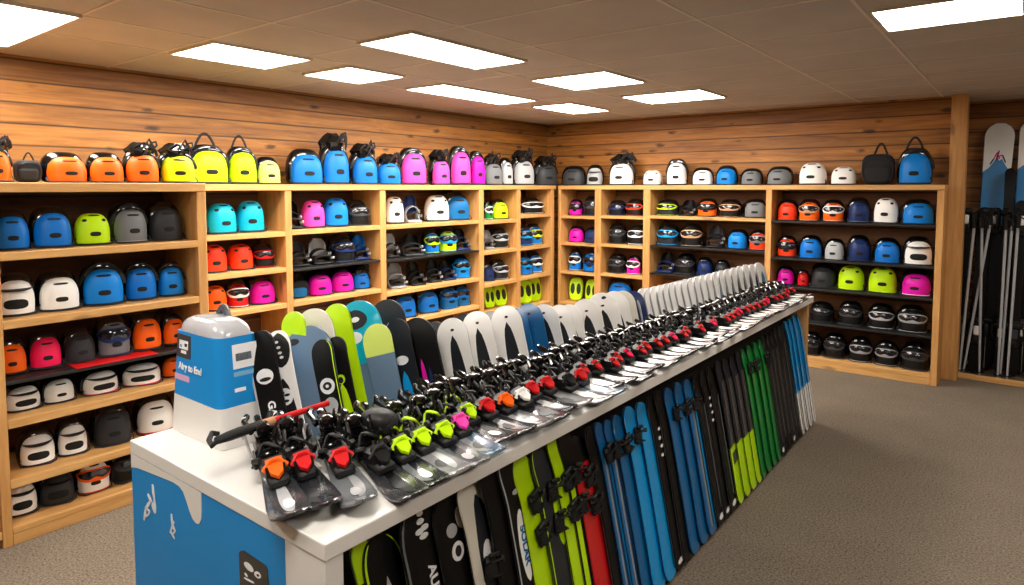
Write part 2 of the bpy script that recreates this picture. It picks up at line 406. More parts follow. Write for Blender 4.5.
def lens_mesh():
    mb = MB(); rows = []
    for i in range(13):
        a = lerp(D(35), D(145), i/12); q = math.sin(a); e = math.sin(PI*i/12)**.5
        x1, z1 = arch(a, .50-.02*e, .42, .44+.03*q); x2, z2 = arch(a, .50+.03*e, .42, .44+.13*q)
        rows.append([(x1, -.155*q-.012, z1), ((x1+x2)/2, -.165*q, (z1+z2)/2), (x2, -.135*q-.012, z2)])
    return mb.grid(rows)
def gfront_mesh():
    """goggles worn over the face of the helmet"""
    mb = MB(); rows = []
    for i in range(17):
        th = lerp(D(-172), D(-8), i/16); q = max(0, 1-(abs(i-8)/8)**3)
        lo, hi = .42-.3*q, .52+.26*q
        rows.append([SH(th, lo, 1, .0), SH(th, lo, 1, .06), SH(th, lo+.08, 1, .075), SH(th, hi-.08, 1, .075), SH(th, hi, 1, .06), SH(th, hi, 1, .0)])
    mb.grid(rows); n = len(rows[0])
    for r in (rows[0], rows[-1]): mb.add(r, [tuple(range(n))])
    return mb
def glens_mesh():
    mb = MB(); rows = []
    for i in range(15):
        th = lerp(D(-155), D(-25), i/14); q = max(0.05, 1-(abs(i-7)/7)**3); n_ = 1-.5*max(0, 1-abs(i-7)/2)
        rows.append([SH(th, .47-.24*q*n_, 1, .079), SH(th, .47, 1, .1), SH(th, .47+.2*q, 1, .082)])
    return mb.grid(rows)
def lump_mesh(seed):
    r = random.Random(seed); mb = MB(); rows = []
    for i in range(10):
        ph = -PI/2+PI*i/9; row = []
        for j in range(18):
            th = 2*PI*j/18; k = 1+.16*math.sin(3*th+seed)+.1*math.sin(5*th+2*ph*seed)+.08*math.sin(7*ph)
            row.append((-.05+.4*k*math.cos(ph)*math.cos(th), .04+.34*k*math.cos(ph)*math.sin(th), .98+.25*k*math.sin(ph)))
        rows.append(row)
    mb.grid(rows, True)
    return mb
def lumpstrap_mesh(seed):
    r = random.Random(seed); mb = MB()
    for k in range(4):
        a = r.uniform(-.35, .1); z = r.uniform(.95, 1.15)
        pts = [(a, -.22, z-.16), (a+.08, -.28, z), (a+.25, -.2, z+.1+.05*k), (a+.4, -.05, z+.02), (a+.46, .1, z-.15)]
        mb.tube(pts, .042, 6, flat=.5)
    mb.tube([(.2, 0, 1.12), (.3, .02, 1.26), (.42, .0, 1.3), (.44, -.02, 1.18), (.34, -.04, 1.08)], .036, 6)
    return mb
def loop_mesh():
    return MB().tube([(-.36+.62*i/12, .16, .72+.62*math.sin(PI*i/12)**.75) for i in range(13)], .034, 7, flat=1.)
def peak_mesh():
    mb = MB(); rows = []
    for i in range(13):
        th = lerp(D(-160), D(-20), i/12); q = math.sin(PI*i/12)
        a = SH(th, .62, 1, .01); b = SH(th, .62, 1, .02); o = Vector((0, -.17*q, -.03*q))
        rows.append([a+Vector((0, 0, .03)), b+o+Vector((0, 0, .03)), b+o, a])
    return mb.grid(rows, False)
def pack_body():
    mb = MB(); mb.blob((0, .05, .44), (.47, .38, .44), .55, .5, 24, 14); return mb
def pack_pocket(): return MB().blob((0, -.26, .3), (.36, .16, .25), .5, .55, 20, 10)
def pack_zip():
    return MB().tube([(-.4+.8*i/14, -.3-.02*math.sin(PI*i/14), .55+.22*math.sin(PI*i/14)**.6) for i in range(15)], .016, 6)
def pack_strap():
    mb = MB()
    for sx in (-1, 1): mb.tube([(.3*sx, -.2, .84), (.42*sx, -.3, .6), (.44*sx, -.31, .35), (.36*sx, -.36, .1)], .03, 6, flat=.4)
    return mb
def pack_loop(): return MB().tube([(-.2+.4*i/10+.06, .1, .82+.36*math.sin(PI*i/10)) for i in range(11)], .032, 7)
# snowboard binding
def bd_base():
    mb = MB().box(-.4, .4, -.46, .34, 0, .1, .04)
    for sx in (-1, 1):
        mb.prism([(sx*.4, -.3, .05), (sx*.4, .34, .05), (sx*.4, .34, .42), (sx*.4, .1, .36), (sx*.4, -.12, .16)], (-.05*sx, 0, 0))
    return mb
def bd_high():
    mb = MB(); rows = []
    for i in range(9):
        z = lerp(.3, .98, i/8); r = lerp(.4, .33, i/8)*(1 if i < 7 else lerp(1, .6, (i-6)/2)); row = []
        for j in range(13):
            a = lerp(D(5), D(175), j/12); row.append((r*math.cos(a), .18+.3*math.sin(a)+.05*i/8, z))
        rows.append(row)
    inner = [[(p[0]*.88, p[1]-.035, p[2]) for p in r] for r in rows]
    mb.grid(rows); mb.grid(inner); mb.grid([rows[-1], inner[-1]]); mb.grid([[r[0] for r in rows], [r[0] for r in inner]]); mb.grid([[r[-1] for r in rows], [r[-1] for r in inner]]); mb.grid([rows[0], inner[0]])
    return mb
def bd_strap(y, h, w, r=.42):
    mb = MB(); rows = []
    for i in range(15):
        a = PI*i/14; x = r*math.cos(a); z = .14+h*math.sin(a)**.7; wy = w*(.6+.4*math.sin(a))
        rows.append([(x, y-wy-.1*math.sin(a), z), (x*1.04, y-wy-.1*math.sin(a), z+.03), (x*1.04, y+wy, z+.06), (x, y+wy, z+.02)])
    return mb.grid(rows, True)
def bd_buckle():
    return MB().box(.3, .46, -.1, .08, .34, .46, .02)
def bd_buckle2(): return MB().box(.26, .44, -.44, -.32, .2, .3, .02)
def bd_disc(): return MB().tube([(0, .02, .1), (0, .02, .135)], .17, 16)
# lime padded protector
def pad_body():
    mb = MB(); rows = []
    for k, (sc_, y) in enumerate(((.001, -.19), (.86, -.17), (.97, -.12), (1, -.02), (.97, .1), (.001, .12))):
        rows.append([(.46*sc_*sp(math.cos(2*PI*j/28), .6), y+.3*(.5+.48*sc_*sp(math.sin(2*PI*j/28), .7))-.12, .48+.47*sc_*sp(math.sin(2*PI*j/28), .65)) for j in range(28)])
    return mb.grid(rows, True)
def pad_hole(cx, cz, rx, rz):
    mb = MB(); rows = []
    for sc_, dy in ((1.12, .02), (1.1, -.03), (.9, -.04), (.001, -.03)):
        rows.append([(cx+rx*sc_*math.cos(2*PI*j/20), -.165+.3*((cz+rz*sc_*math.sin(2*PI*j/20)))-.12+dy, cz+rz*sc_*math.sin(2*PI*j/20)) for j in range(20)])
    return mb.grid(rows, True)
# open-jaw visor piece (white and pink)
UM = {}
def um(key, fn, *a):
    if key not in UM: UM[key] = fn(*a).mesh(key)
    return UM[key]
def U(name, key, fn, m, *a): return (name, um(key, fn, *a), m)
def build_parts(typ, c, c2, rnd):
    sd = rnd.randint(0, 3); base = []
    def V(i, th, ph, hw, hh, off=.006, m=VOID): return ('vent', um('vent%d' % i, patch, th, ph, hw, hh, off), m)
    shell = U('shell', 'shell', shell_mesh, P(c)); rim = U('rim', 'rim', rim_mesh, P(c2) if c2 else BLK)
    back = U('rear_shell', 'rear_shell', back_mesh, SHINY); straps = U('chin_strap', 'straps%d' % sd, straps_mesh, STRAP, sd)
    low = V(1, D(-90), .02, .26, .10); up = V(2, D(-90), .80, .42, .07)
    l2 = V(3, D(-128), .72, .2, .09); r2 = V(4, D(-52), .72, .2, .09)
    gog = ('goggles', um('goggles', goggle_mesh), BLK, [('lens', um('lens', lens_mesh), LENS)])
    if typ == 'd': return [shell, rim, straps, low, up, back]
    if typ == 'n': return [shell, rim, straps, low, l2, r2, V(5, D(-90), 1.12, .5, .08)]
    if typ == 'g': return [shell, rim, straps, low, up, back, gog]
    if typ == 's': return [shell, rim, straps, V(6, D(-90), .0, .62, .2), V(7, D(-90), .62, .5, .06), back, U('peak', 'peak', peak_mesh, BLK if c != 'bk' else P('dg'))]
    if typ == 'l': return [shell, rim, straps, low, up, back, gog, U('gear_bundle', 'lump%d' % sd, lump_mesh, SHINY, sd), U('strap_bundle', 'lumps%d' % sd, lumpstrap_mesh, STRAP, sd)]
    if typ == 'o': return [shell, rim, straps, low, back, gog, U('carry_loop', 'loop', loop_mesh, STRAP)]
    if typ == 'k': return [shell, rim, straps, back, ('goggles', um('gfront', gfront_mesh), P(c2 or 'dg'), [('lens', um('glens', glens_mesh), LENS)]), low, l2, r2, V(5, D(-90), 1.12, .5, .08)]
    if typ == 'p': return [U('body', 'pbody', pack_body, P(c) if c not in ('bk', 'dg') else CLOTH), U('pocket', 'ppocket', pack_pocket, P(c2) if c2 else CLOTH), U('zip', 'pzip', pack_zip, BLK), U('strap', 'pstrap', pack_strap, STRAP), U('carry_loop', 'ploop', pack_loop, STRAP)]
    if typ == 'b': return [U('base_plate', 'bdbase', bd_base, P(c)), U('highback', 'bdhigh', bd_high, P(c2 or 'bk')), ('ankle_strap', um('bdas', bd_strap, .02, .42, .1), P(c)), ('toe_strap', um('bdts', bd_strap, -.34, .2, .07, .38), STRAP), U('buckle', 'bdbk', bd_buckle, CHROME), U('buckle', 'bdbk2', bd_buckle2, CHROME), U('disc', 'bddisc', bd_disc, P('gr'))]
    if typ == 'q': return [U('body', 'padbody', pad_body, P(c)), ('opening', um('hole1', pad_hole, -.2, .5, .13, .2), BLK), ('opening', um('hole2', pad_hole, .2, .5, .13, .2), BLK)]
NOUN = {'d': ('ski_helmet', 'helmet'), 'n': ('ski_helmet', 'helmet'), 'g': ('ski_helmet', 'helmet'), 's': ('ski_helmet', 'helmet'), 'l': ('ski_helmet', 'helmet'), 'o': ('ski_helmet', 'helmet'), 'k': ('ski_helmet', 'helmet'),
        'p': ('backpack', 'backpack'), 'b': ('snowboard_binding', 'snowboard binding'), 'q': ('padded_guard', 'guard')}
CN = {'or': 'orange', 'ro': 'red-orange', 'bl': 'blue', 'br': 'bright blue', 'cy': 'turquoise', 'nv': 'navy', 'li': 'lime', 'ly': 'yellow', 'pl': 'pale lime', 'wh': 'white', 'gr': 'grey', 'lg': 'pale grey', 'dg': 'charcoal',
      'bk': 'black', 'pk': 'pink', 'mg': 'magenta', 'rp': 'hot pink', 'rd': 'red', 'sv': 'silver', 'gn': 'green', 'tn': 'tan', 'sb': 'slate blue', 'bb': 'sky blue', 'db': 'deep blue', 'cr': 'cream', 'dk': 'dark', 'ch': 'dark grey', 'gd': 'dark green'}
LOOK = {'d': '%s helmet', 'n': 'vented %s helmet', 'g': '%s helmet with goggles pushed up', 's': '%s slotted helmet with peak', 'l': '%s helmet under black gear', 'o': '%s helmet with strap loop', 'k': '%s helmet wearing goggles',
        'p': '%s backpack', 'b': '%s snowboard binding', 'q': '%s padded guard'}
def row_of(items, place, z, where, yawf, group, wf=1.0, span=None, zmax=9.):
    """items along one shelf; each (px centre, px width, px height, colour, type[, second colour])"""
    ax = 0 if place is pl_k else 1
    rec = []
    for i, it in enumerate(items):
        px, w, h, c, ty = it[:5]; c2 = it[5] if len(it) > 5 else None
        rnd = random.Random(int(px)*7919+int(w)*131+int(h)*17+int(z*100))
        p = list(place(px, z)); k = depth(p)/F
        W, Hh = w*k*wf, min(h*k, zmax-z-.012)
        hf = {'l': 1.3, 'o': 1.25, 'g': 1.07, 'p': 1.15, 'b': 1., 'q': 1., 'k': 1.05, 'n': .88}.get(ty, 1.06)
        Dp = min(max(W*.9, .12), .215)
        yw = yawf(p)+rnd.uniform(-.14, .14)
        q = yw-(PI/2 if ax else 0)
        rec.append([p, W, Hh, Dp, yw, .52*W+(.42*Dp*abs(math.sin(q)) if ax == 0 else 0), c, c2, ty, hf, rnd])
    if not rec: return
    lo, hi = span if span else (-9, 9)
    tot = sum(2*r[5] for r in rec); k_ = min(1, (hi-lo-.02)/tot)
    for r in rec: r[1] *= k_; r[3] *= max(k_, .8); r[5] *= k_
    for _ in range(60):
        for r in rec: r[0][ax] = min(max(r[0][ax], lo+.008+r[5]), hi-.008-r[5])
        for r0, r1 in zip(rec[:-1], rec[1:]):
            o_ = r0[0][ax]+r0[5]+r1[5]-r1[0][ax]
            if o_ > 0: r0[0][ax] -= o_/2; r1[0][ax] += o_/2
    for r in rec: r[0][ax] = min(max(r[0][ax], lo+.006+r[5]), hi-.006-r[5])
    for i, (p, W, Hh, Dp, yw, ext, c, c2, ty, hf, rnd) in enumerate(rec):
        t = empty(NOUN[ty][0], LOOK[ty] % CN[c] + ', %s, %s along' % (where, ordinal(i+1)), NOUN[ty][1], (p[0], p[1], z+.001), (0, 0, yw), (W, Dp, Hh/hf), group)
        for name, me, m, *sub in build_parts(ty, c, c2, rnd):
            o = obj(name, me, m, t)
            if sub:
                for n2, me2, m2 in sub[0]: obj(n2, me2, m2, o)
def pl_b1(px, z):
    p = on(px, 200, 0, B1X-.2); return (B1X-.2, p.y)
def pl_b1f(px, z):
    zc = z+.1; p = None
    for _ in range(1):
        # find y on the plane so the item's middle sits at that pixel column
        lo, hi = .3, 9.
        for _ in range(40):
            mid = (lo+hi)/2; q = Vector((B1X-.18, mid, zc))-EYE
            if 512+F*q.dot(RT)/q.dot(FW) < px: lo = mid
            else: hi = mid
    return (B1X-.18, lo, z)
def pl_l(px, z):
    lo, hi = .3, 9.
    for _ in range(40):
        mid = (lo+hi)/2; q = Vector((LX-.18, mid, z+.1))-EYE
        if 512+F*q.dot(RT)/q.dot(FW) < px: lo = mid
        else: hi = mid
    return (LX-.18, lo, z)
def pl_k(px, z):
    lo, hi = -6., 2.
    for _ in range(40):
        mid = (lo+hi)/2; q = Vector((mid, BY+.175, z+.1))-EYE
        if 512+F*q.dot(RT)/q.dot(FW) < px: lo = mid
        else: hi = mid
    return (lo, BY+.175, z)
def yw_l(p): return PI/2*.62 + .38*(math.atan2(-p[1], -p[0])+PI/2)      # half turned to the aisle
def yw_k(p): return .3*(math.atan2(-p[1], -p[0])+PI/2)
RN = ['top shelf', 'second shelf', 'third shelf', 'fourth shelf', 'fifth shelf', 'lowest shelf']
B1 = [(1.52, [(12, 33, 40, 'bl', 'd'), (56, 36, 41, 'bl', 'd', 'nv'), (99, 34, 31, 'li', 'n'), (135, 34, 45, 'gr', 'g', 'sv'), (171, 34, 39, 'ch', 'd')]),
      (1.17, [(14, 35, 42, 'wh', 's'), (57, 37, 39, 'wh', 'd'), (103, 38, 43, 'br', 'g'), (143, 30, 38, 'bl', 'g'), (171, 26, 34, 'br', 'g')]),
      (.861, [(11, 27, 35, 'or', 'd'), (41, 31, 36, 'rp', 'd'), (75, 31, 33, 'ch', 'd'), (107, 33, 39, 'gr', 'k', 'nv'), (142, 31, 36, 'or', 'd'), (172, 24, 30, 'or', 'd')]),
      (.657, [(24, 31, 34, 'wh', 's'), (56, 28, 28, 'wh', 'd'), (99, 34, 32, 'wh', 's', 'rp'), (153, 36, 33, 'wh', 's', 'rp'), (186, 24, 34, 'or', 'd')]),
      (.34, [(38, 31, 34, 'wh', 's'), (71, 27, 34, 'wh', 's'), (112, 35, 38, 'ch', 'd'), (155, 36, 36, 'wh', 'd', 'rd')]),
      (.09, [(18, 28, 40, 'wh', 's'), (55, 31, 36, 'ch', 's'), (88, 30, 36, 'wh', 'k', 'or'), (118, 29, 38, 'bk', 'k', 'dg')])]
for r, (z, items) in enumerate(B1): row_of(items, pl_b1f, z, '%s of the tall end bay' % RN[r], yw_l, 'gear on the tall end bay', 1., (1.03, 2.04), ([1.82]+[q[0] for q in B1])[r]-.045)
row_of([(5, 27, 46, 'or', 'l'), (30, 24, 29, 'bk', 'p'), (66, 38, 31, 'or', 'd'), (104, 32, 31, 'or', 'd'), (137, 32, 42, 'or', 'l'), (174, 34, 41, 'ly', 'l')], pl_b1f, TOPZ, 'on top of the tall end bay', yw_l, 'gear on top of the shelving')
row_of([(209, 33, 47, 'li', 'o'), (242, 25, 45, 'li', 'o'), (268, 21, 28, 'pl', 'd'), (306, 30, 36, 'bl', 'd'), (335, 26, 52, 'bl', 'l'), (364, 25, 42, 'bl', 'l'), (388, 23, 32, 'bl', 'l'), (413, 25, 38, 'pk', 'g'), (440, 18, 36, 'pk', 'l'),
        (460, 20, 40, 'pk', 'g'), (477, 15, 35, 'mg', 'g'), (492, 20, 32, 'gr', 'l'), (506, 13, 28, 'lg', 'd'), (523, 22, 36, 'lg', 'l'), (546, 22, 30, 'dg', 'l')], pl_l, TOPZ, 'on top of the long wall unit', yw_l, 'gear on top of the shelving', 1.16)
LI = [[[(222, 27, 30, 'cy', 'n'), (249, 25, 31, 'cy', 'n')], [(221, 24, 27, 'ro', 'n'), (246, 23, 25, 'ro', 'n'), (268, 19, 24, 'bk', 'k', 'rd')], [(222, 21, 24, 'or', 'n'), (242, 19, 27, 'rd', 'k', 'wh'), (264, 24, 27, 'mg', 'd')], [], []],
      [[(301, 20, 28, 'bk', 'b'), (320, 22, 27, 'pk', 'n'), (344, 24, 28, 'br', 'n'), (367, 22, 25, 'bk', 'k')], [(302, 20, 24, 'bk', 'b', 'dg'), (324, 22, 25, 'bk', 'b', 'lg'), (349, 22, 27, 'bk', 'k', 'nv'), (372, 16, 24, 'nv', 'b', 'bl')],
       [(301, 18, 22, 'dg', 'p', 'db'), (323, 23, 24, 'mg', 'd'), (346, 22, 26, 'mg', 'd'), (367, 17, 28, 'bl', 'l')], [], []],
      [[(394, 18, 27, 'wh', 'n'), (412, 16, 28, 'lg', 'b', 'nv'), (437, 24, 26, 'wh', 'n'), (465, 25, 28, 'db', 'd')], [(391, 14, 24, 'bk', 'b', 'lg'), (412, 22, 21, 'dg', 'b'), (431, 15, 24, 'bl', 'k', 'li'), (448, 18, 24, 'li', 'k', 'bb'), (467, 16, 21, 'nv', 'b')],
       [(396, 19, 24, 'sv', 'b', 'sv'), (415, 18, 23, 'bk', 'b'), (433, 16, 22, 'dk', 'b'), (449, 15, 19, 'nv', 'b'), (464, 17, 23, 'br', 'k', 'bb')], [(404, 22, 25, 'bl', 'd'), (427, 22, 26, 'bl', 'd'), (448, 19, 26, 'db', 'k', 'bl'), (466, 15, 22, 'db', 'k', 'bl')], []],
      [[(488, 9, 18, 'gn', 'k', 'wh'), (503, 17, 20, 'li', 'd')], [(489, 11, 19, 'sv', 'b', 'sv'), (506, 17, 20, 'bk', 'k', 'lg')], [(490, 12, 17, 'nv', 'd'), (506, 17, 19, 'dk', 'k', 'lg')], [(489, 12, 23, 'li', 'q'), (503, 15, 24, 'li', 'q')], []],
      [[(536, 24, 16, 'bk', 'k', 'wh')], [(529, 15, 20, 'nv', 'k', 'bb'), (545, 14, 20, 'bl', 'k', 'ly')], [(529, 15, 20, 'bl', 'k', 'bb'), (545, 14, 20, 'bl', 'k', 'wh')], [(530, 18, 27, 'li', 'q'), (547, 13, 25, 'li', 'q')], []]]
for b, rows in enumerate(LI):
    for r, items in enumerate(rows): row_of(items, pl_l, LS[b][r], '%s of long-wall bay %s' % (RN[r], ('one', 'two', 'three', 'four', 'five')[b]), yw_l, 'gear in the long wall unit', 1.14, LB[b], ((1.865,)+LS[b])[r]-.04)
KI = [[[(568, 14, 16, 'mg', 'k', 'bk'), (584, 17, 20, 'bk', 'k', 'dg')], [(567, 16, 16, 'mg', 'd'), (584, 16, 16, 'nv', 'd')], [(564, 15, 20, 'bl', 'k', 'wh'), (583, 19, 21, 'bl', 'k', 'nv')], [(565, 15, 24, 'li', 'q'), (582, 15, 24, 'li', 'q')], []],
      [[(611, 18, 15, 'bk', 'k', 'nv'), (632, 19, 17, 'bk', 'k', 'ro')], [(612, 18, 20, 'bk', 'k', 'dg'), (632, 19, 20, 'bk', 'k', 'wh')], [(612, 19, 19, 'bk', 'k', 'dg'), (633, 15, 19, 'mg', 'k', 'wh')], [(616, 26, 24, 'bl', 'd')], []],
      [[(664, 22, 16, 'dk', 'k', 'li'), (687, 18, 16, 'dk', 'b', 'bk'), (709, 20, 18, 'or', 'k', 'bk'), (731, 22, 18, 'bk', 'k', 'tn'), (754, 22, 19, 'gr', 'd')], [(662, 23, 21, 'dk', 'k', 'bb'), (689, 23, 23, 'bk', 'k', 'tn'), (713, 21, 22, 'bk', 'b', 'dg'), (735, 21, 20, 'br', 'd'), (757, 19, 20, 'ro', 'k', 'gr')],
       [(660, 19, 19, 'nv', 'b', 'bk'), (681, 20, 20, 'bk', 'k', 'dg'), (701, 16, 18, 'nv', 'd'), (718, 15, 17, 'dk', 'd')], [], []],
      [[(785, 21, 21, 'ro', 'd', 'or'), (808, 22, 22, 'or', 'k', 'tn'), (832, 22, 22, 'or', 'k', 'wh'), (857, 22, 25, 'nv', 'd', 'sb'), (884, 25, 25, 'wh', 'n', 'wh'), (914, 31, 25, 'br', 'd', 'br')],
       [(785, 21, 21, 'ro', 'k', 'bk'), (811, 24, 23, 'bl', 'd', 'bl'), (834, 21, 21, 'lg', 'd', 'lg'), (859, 23, 26, 'nv', 'd', 'nv'), (884, 26, 25, 'bl', 'd', 'bl'), (914, 28, 28, 'wh', 's', 'wh')],
       [(783, 18, 18, 'mg', 'd'), (800, 12, 16, 'rd', 'd'), (818, 25, 25, 'ch', 'd'), (847, 27, 24, 'li', 'n', 'li'), (880, 29, 26, 'li', 'n', 'li'), (913, 29, 26, 'mg', 'd', 'wh')],
       [(822, 22, 19, 'bk', 'k', 'dk'), (851, 22, 23, 'bk', 'k', 'dg'), (883, 23, 24, 'bk', 'k', 'lg'), (911, 26, 26, 'bk', 'k', 'sv')],
       [(820, 20, 22, 'bk', 'k', 'dg'), (843, 21, 24, 'bk', 'k', 'dg'), (866, 21, 24, 'bk', 'k', 'sv'), (889, 21, 24, 'bk', 'k', 'sv'), (914, 25, 26, 'bk', 'k', 'dg')]]]
for b, rows in enumerate(KI):
    for r, items in enumerate(rows): row_of(items, pl_k, BS[b][r], '%s of back-wall bay %s' % (RN[r], ('one', 'two', 'three', 'four')[b]), yw_k, 'gear in the back wall unit', 1., BBAY[b], ((1.86,)+BS[b])[r]-.035)
row_of([(574, 25, 20, 'dg', 'd'), (595, 17, 21, 'lg', 's'), (622, 27, 32, 'wh', 'l'), (653, 20, 15, 'wh', 'n'), (677, 21, 27, 'wh', 'g'), (703, 21, 18, 'wh', 'd'), (727, 21, 20, 'br', 'd'), (752, 21, 17, 'gr', 'd'), (780, 25, 19, 'gr', 'd'), (813, 27, 22, 'wh', 'n'), (845, 25, 18, 'wh', 'n'),
        (878, 31, 40, 'bk', 'p'), (914, 30, 44, 'br', 'o')], pl_k, TOPZ, 'on top of the back wall unit', yw_k, 'gear on top of the shelving')

# ------------------------------------------------------------------ counter
CX0, CX1, CY0, CY1, TZ = -2.36, -1.29, .93, 5.5, 1.0
def edge_x(y): return lerp(-1.855, -1.50, (y-1.2)/4.3)
ct = empty('display_counter', 'long white display counter with blue end panel holding skis', 'counter', (CX0, CY0, 0))
def CP(name, mb, m, smooth=False):
    for i, v in enumerate(mb.v): mb.v[i] = (v[0]-CX0, v[1]-CY0, v[2])
    return obj(name, mb.mesh(name, smooth), m, ct)
tp = MB(); th = .045
tp.prism([(CX0, CY0, TZ-th), (CX1, CY0, TZ-th), (CX1, CY1, TZ-th), (edge_x(CY1), CY1, TZ-th), (edge_x(1.17), 1.17, TZ-th), (-2.33, 1.17, TZ-th), (-2.33, CY1, TZ-th), (CX0, CY1, TZ-th)], (0, 0, th))
o = CP('countertop', tp, WHITEP); bv = o.modifiers.new('edge', 'BEVEL'); bv.width = .004; bv.segments = 2; bv.limit_method = 'ANGLE'
CP('end_panel', MB().box(CX0, -1.462, CY0+.003, CY0+.05, 0, TZ-th-.0005), BLUEP)
CP('end_post', MB().box(-1.46, CX1-.003, CY0+.003, CY0+.055, 0, TZ-th-.0005), WHITEP)
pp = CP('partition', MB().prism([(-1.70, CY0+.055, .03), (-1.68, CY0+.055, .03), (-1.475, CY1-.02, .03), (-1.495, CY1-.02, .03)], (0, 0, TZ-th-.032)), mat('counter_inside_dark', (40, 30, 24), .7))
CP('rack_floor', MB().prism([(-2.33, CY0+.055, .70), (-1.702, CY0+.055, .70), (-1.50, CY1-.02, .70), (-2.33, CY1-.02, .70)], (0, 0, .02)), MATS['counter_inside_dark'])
CP('back_panel', MB().box(CX0, CX0+.03, CY0+.055, CY1-.05, 0, TZ-th-.0005), WHITEP)
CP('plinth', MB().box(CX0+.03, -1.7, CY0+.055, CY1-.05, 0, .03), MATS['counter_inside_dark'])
CP('far_end_panel', MB().box(CX0, CX1-.03, CY1-.05, CY1-.012, 0, TZ-th-.0005, .003), W_Z)
# white swoosh on the blue end
def face(pts_px, y, lift, name, m):
    pts = [on(a, b, 1, y) for a, b in pts_px]
    return CP(name, MB().prism([(p.x, y-lift, min(p.z, TZ-th-.001)) for p in pts], (0, lift, 0)), m)
sw = [(-2.358, .995), (-1.885, .995), (-1.885, .92), (-1.89, .895), (-1.905, .882), (-1.925, .88), (-1.945, .888), (-1.965, .905), (-1.99, .935), (-2.02, .945), (-2.06, .935), (-2.30, .90), (-2.358, .895)]
sw = [(x, z if z < .95 else TZ-th-.001) for x, z in sw]
sw = [(-2.358, TZ-th-.001), (-1.885, TZ-th-.001), (-1.885, .90), (-1.888, .872), (-1.902, .853), (-1.92, .85), (-1.94, .857), (-1.958, .875), (-1.975, .90), (-1.995, .925), (-2.02, .935), (-2.06, .937), (-2.20, .925), (-2.31, .915), (-2.358, .905)]
o = CP('swoosh', MB().prism([(x, CY0+.001, z) for x, z in sw], (0, .002, 0)), WHITEP); o['label'] = 'white swoosh graphic'
LOGO = mat('logo_white', (240, 242, 245), .5)
def stroke(pts, w, m=LOGO, name='logo'):
    mb = MB()
    for (a, b) in zip(pts[:-1], pts[1:]):
        A = on(*a, 1, CY0+.002); B = on(*b, 1, CY0+.002); d = (B-A); d.y = 0
        if d.length < 1e-5: continue
        n = Vector((-d.z, 0, d.x)).normalized()*w
        e = d.normalized()*w*.6; A = A-e; B = B+e
        mb.prism([A-n*.6, A+n*.6, (A+B)/2+n, B+n*.5, B-n*.5, (A+B)/2-n], (0, .0012, 0))
    for i, v in enumerate(mb.v): mb.v[i] = (v[0], CY0+.0005+ (v[1]-CY0-.002), v[2])
    return mb
l1 = MB()
for pts, w in (([(153, 486), (154.5, 499), (155.5, 511)], .009), ([(148.5, 495), (152, 503), (155, 512)], .008), ([(151, 501), (146, 508), (144.5, 519)], .007), ([(146, 508), (150, 511), (149, 514), (145, 517)], .004)):
    q = stroke(pts, w); l1.add(q.v, q.f)
CP('logo', l1, LOGO)
l2 = MB()
for pts, w in (([(171.8, 515), (172.5, 525), (175, 530)], .006), ([(174, 522), (171, 531), (174.5, 538)], .005), ([(170.5, 532), (173, 534), (175.5, 531)], .004)):
    q = stroke(pts, w); l2.add(q.v, q.f)
CP('logo', l2, LOGO)
st = [on(*q, 1, CY0) for q in ((238.5, 553), (240, 551), (243, 550.8), (264, 565), (266, 567.5), (267, 571), (268.5, 592), (242, 610), (239.5, 590))]
o = CP('sticker', MB().prism([(p.x, CY0+.0012, p.z) for p in st], (0, .002, 0)), SHINY); o['label'] = 'black rounded sticker with white emblem'
l3 = MB()
def leaf(c, r, rot, n=14):
    out = []
    for j in range(n):
        a = 2*PI*j/n; u = r[0]*math.cos(a); v = r[1]*math.sin(a)
        out.append(on(c[0]+u*math.cos(rot)-v*math.sin(rot), c[1]+u*math.sin(rot)+v*math.cos(rot), 1, CY0+.0006))
    return out
for c, r, rot in (((248.6, 567), (6.5, 2.6), .85), ((257.5, 575), (4.2, 2.6), .85), ((249, 580.5), (6, .9), .5), ((246, 575), (2.5, .9), 1.)):
    l3.prism(leaf(c, r, rot), (0, .001, 0))
o = CP('logo', l3, LOGO)
l4 = MB().prism([p-Vector((0, .0008, 0)) for p in leaf((258, 575.3), (1.6, 1.0), .85)], (0, .001, 0)); CP('logo', l4, SHINY)

# ------------------------------------------------------------------ display stand on the counter end
ds = empty('display_stand', 'tapered blue and white display stand with grey cap on counter end', 'display stand', (-2.19, 1.15, TZ+.001))
def taper(z0, z1, f0, f1, mi=0):
    """frustum ring: half sizes at z0 and z1 in x and y"""
    mb = MB()
    rows = []
    for z, (hx, hy) in ((z0, f0), (z1, f1)):
        r = .025; row = []
        for sx, sy, a0 in ((1, -1, -90), (1, 1, 0), (-1, 1, 90), (-1, -1, 180)):
            for k in range(4):
                a = D(a0+30*k); row.append((sx*(hx-r)+r*math.cos(a), sy*(hy-r)+r*math.sin(a), z))
        rows.append(row)
    mb.grid(rows, True); n = len(rows[0]); mb.f.append(tuple(range(n))[::-1]); mb.mi.append(0); mb.f.append(tuple(range(n, 2*n))); mb.mi.append(0)
    return mb
def TD(z): t = z/.39; return (lerp(.175, .135, t), lerp(.085, .07, t))
obj('base', taper(0, .13, TD(0), TD(.13)), WHITEP, ds); obj('body', taper(.1305, .355, TD(.1305), TD(.355)), BLUEP, ds)
cap = MB(); rows = []
for i in range(7):
    a = PI/2*i/6; k = math.cos(a)**.6 if i < 6 else .001
    hx, hy = TD(.356); rows.append([(x*1.0, y*1.0, z) for x, y, z in ((hx*k*sp(math.cos(2*PI*j/28), .45), hy*k*sp(math.sin(2*PI*j/28), .45), .356+.055*math.sin(a)) for j in range(28))])
cap.grid(rows, True); o = obj('cap', cap, mat('clear_grey_plastic', (190, 192, 198), .2, 0, .4, .12, 14), ds); o['label'] = 'pale grey rounded cap'
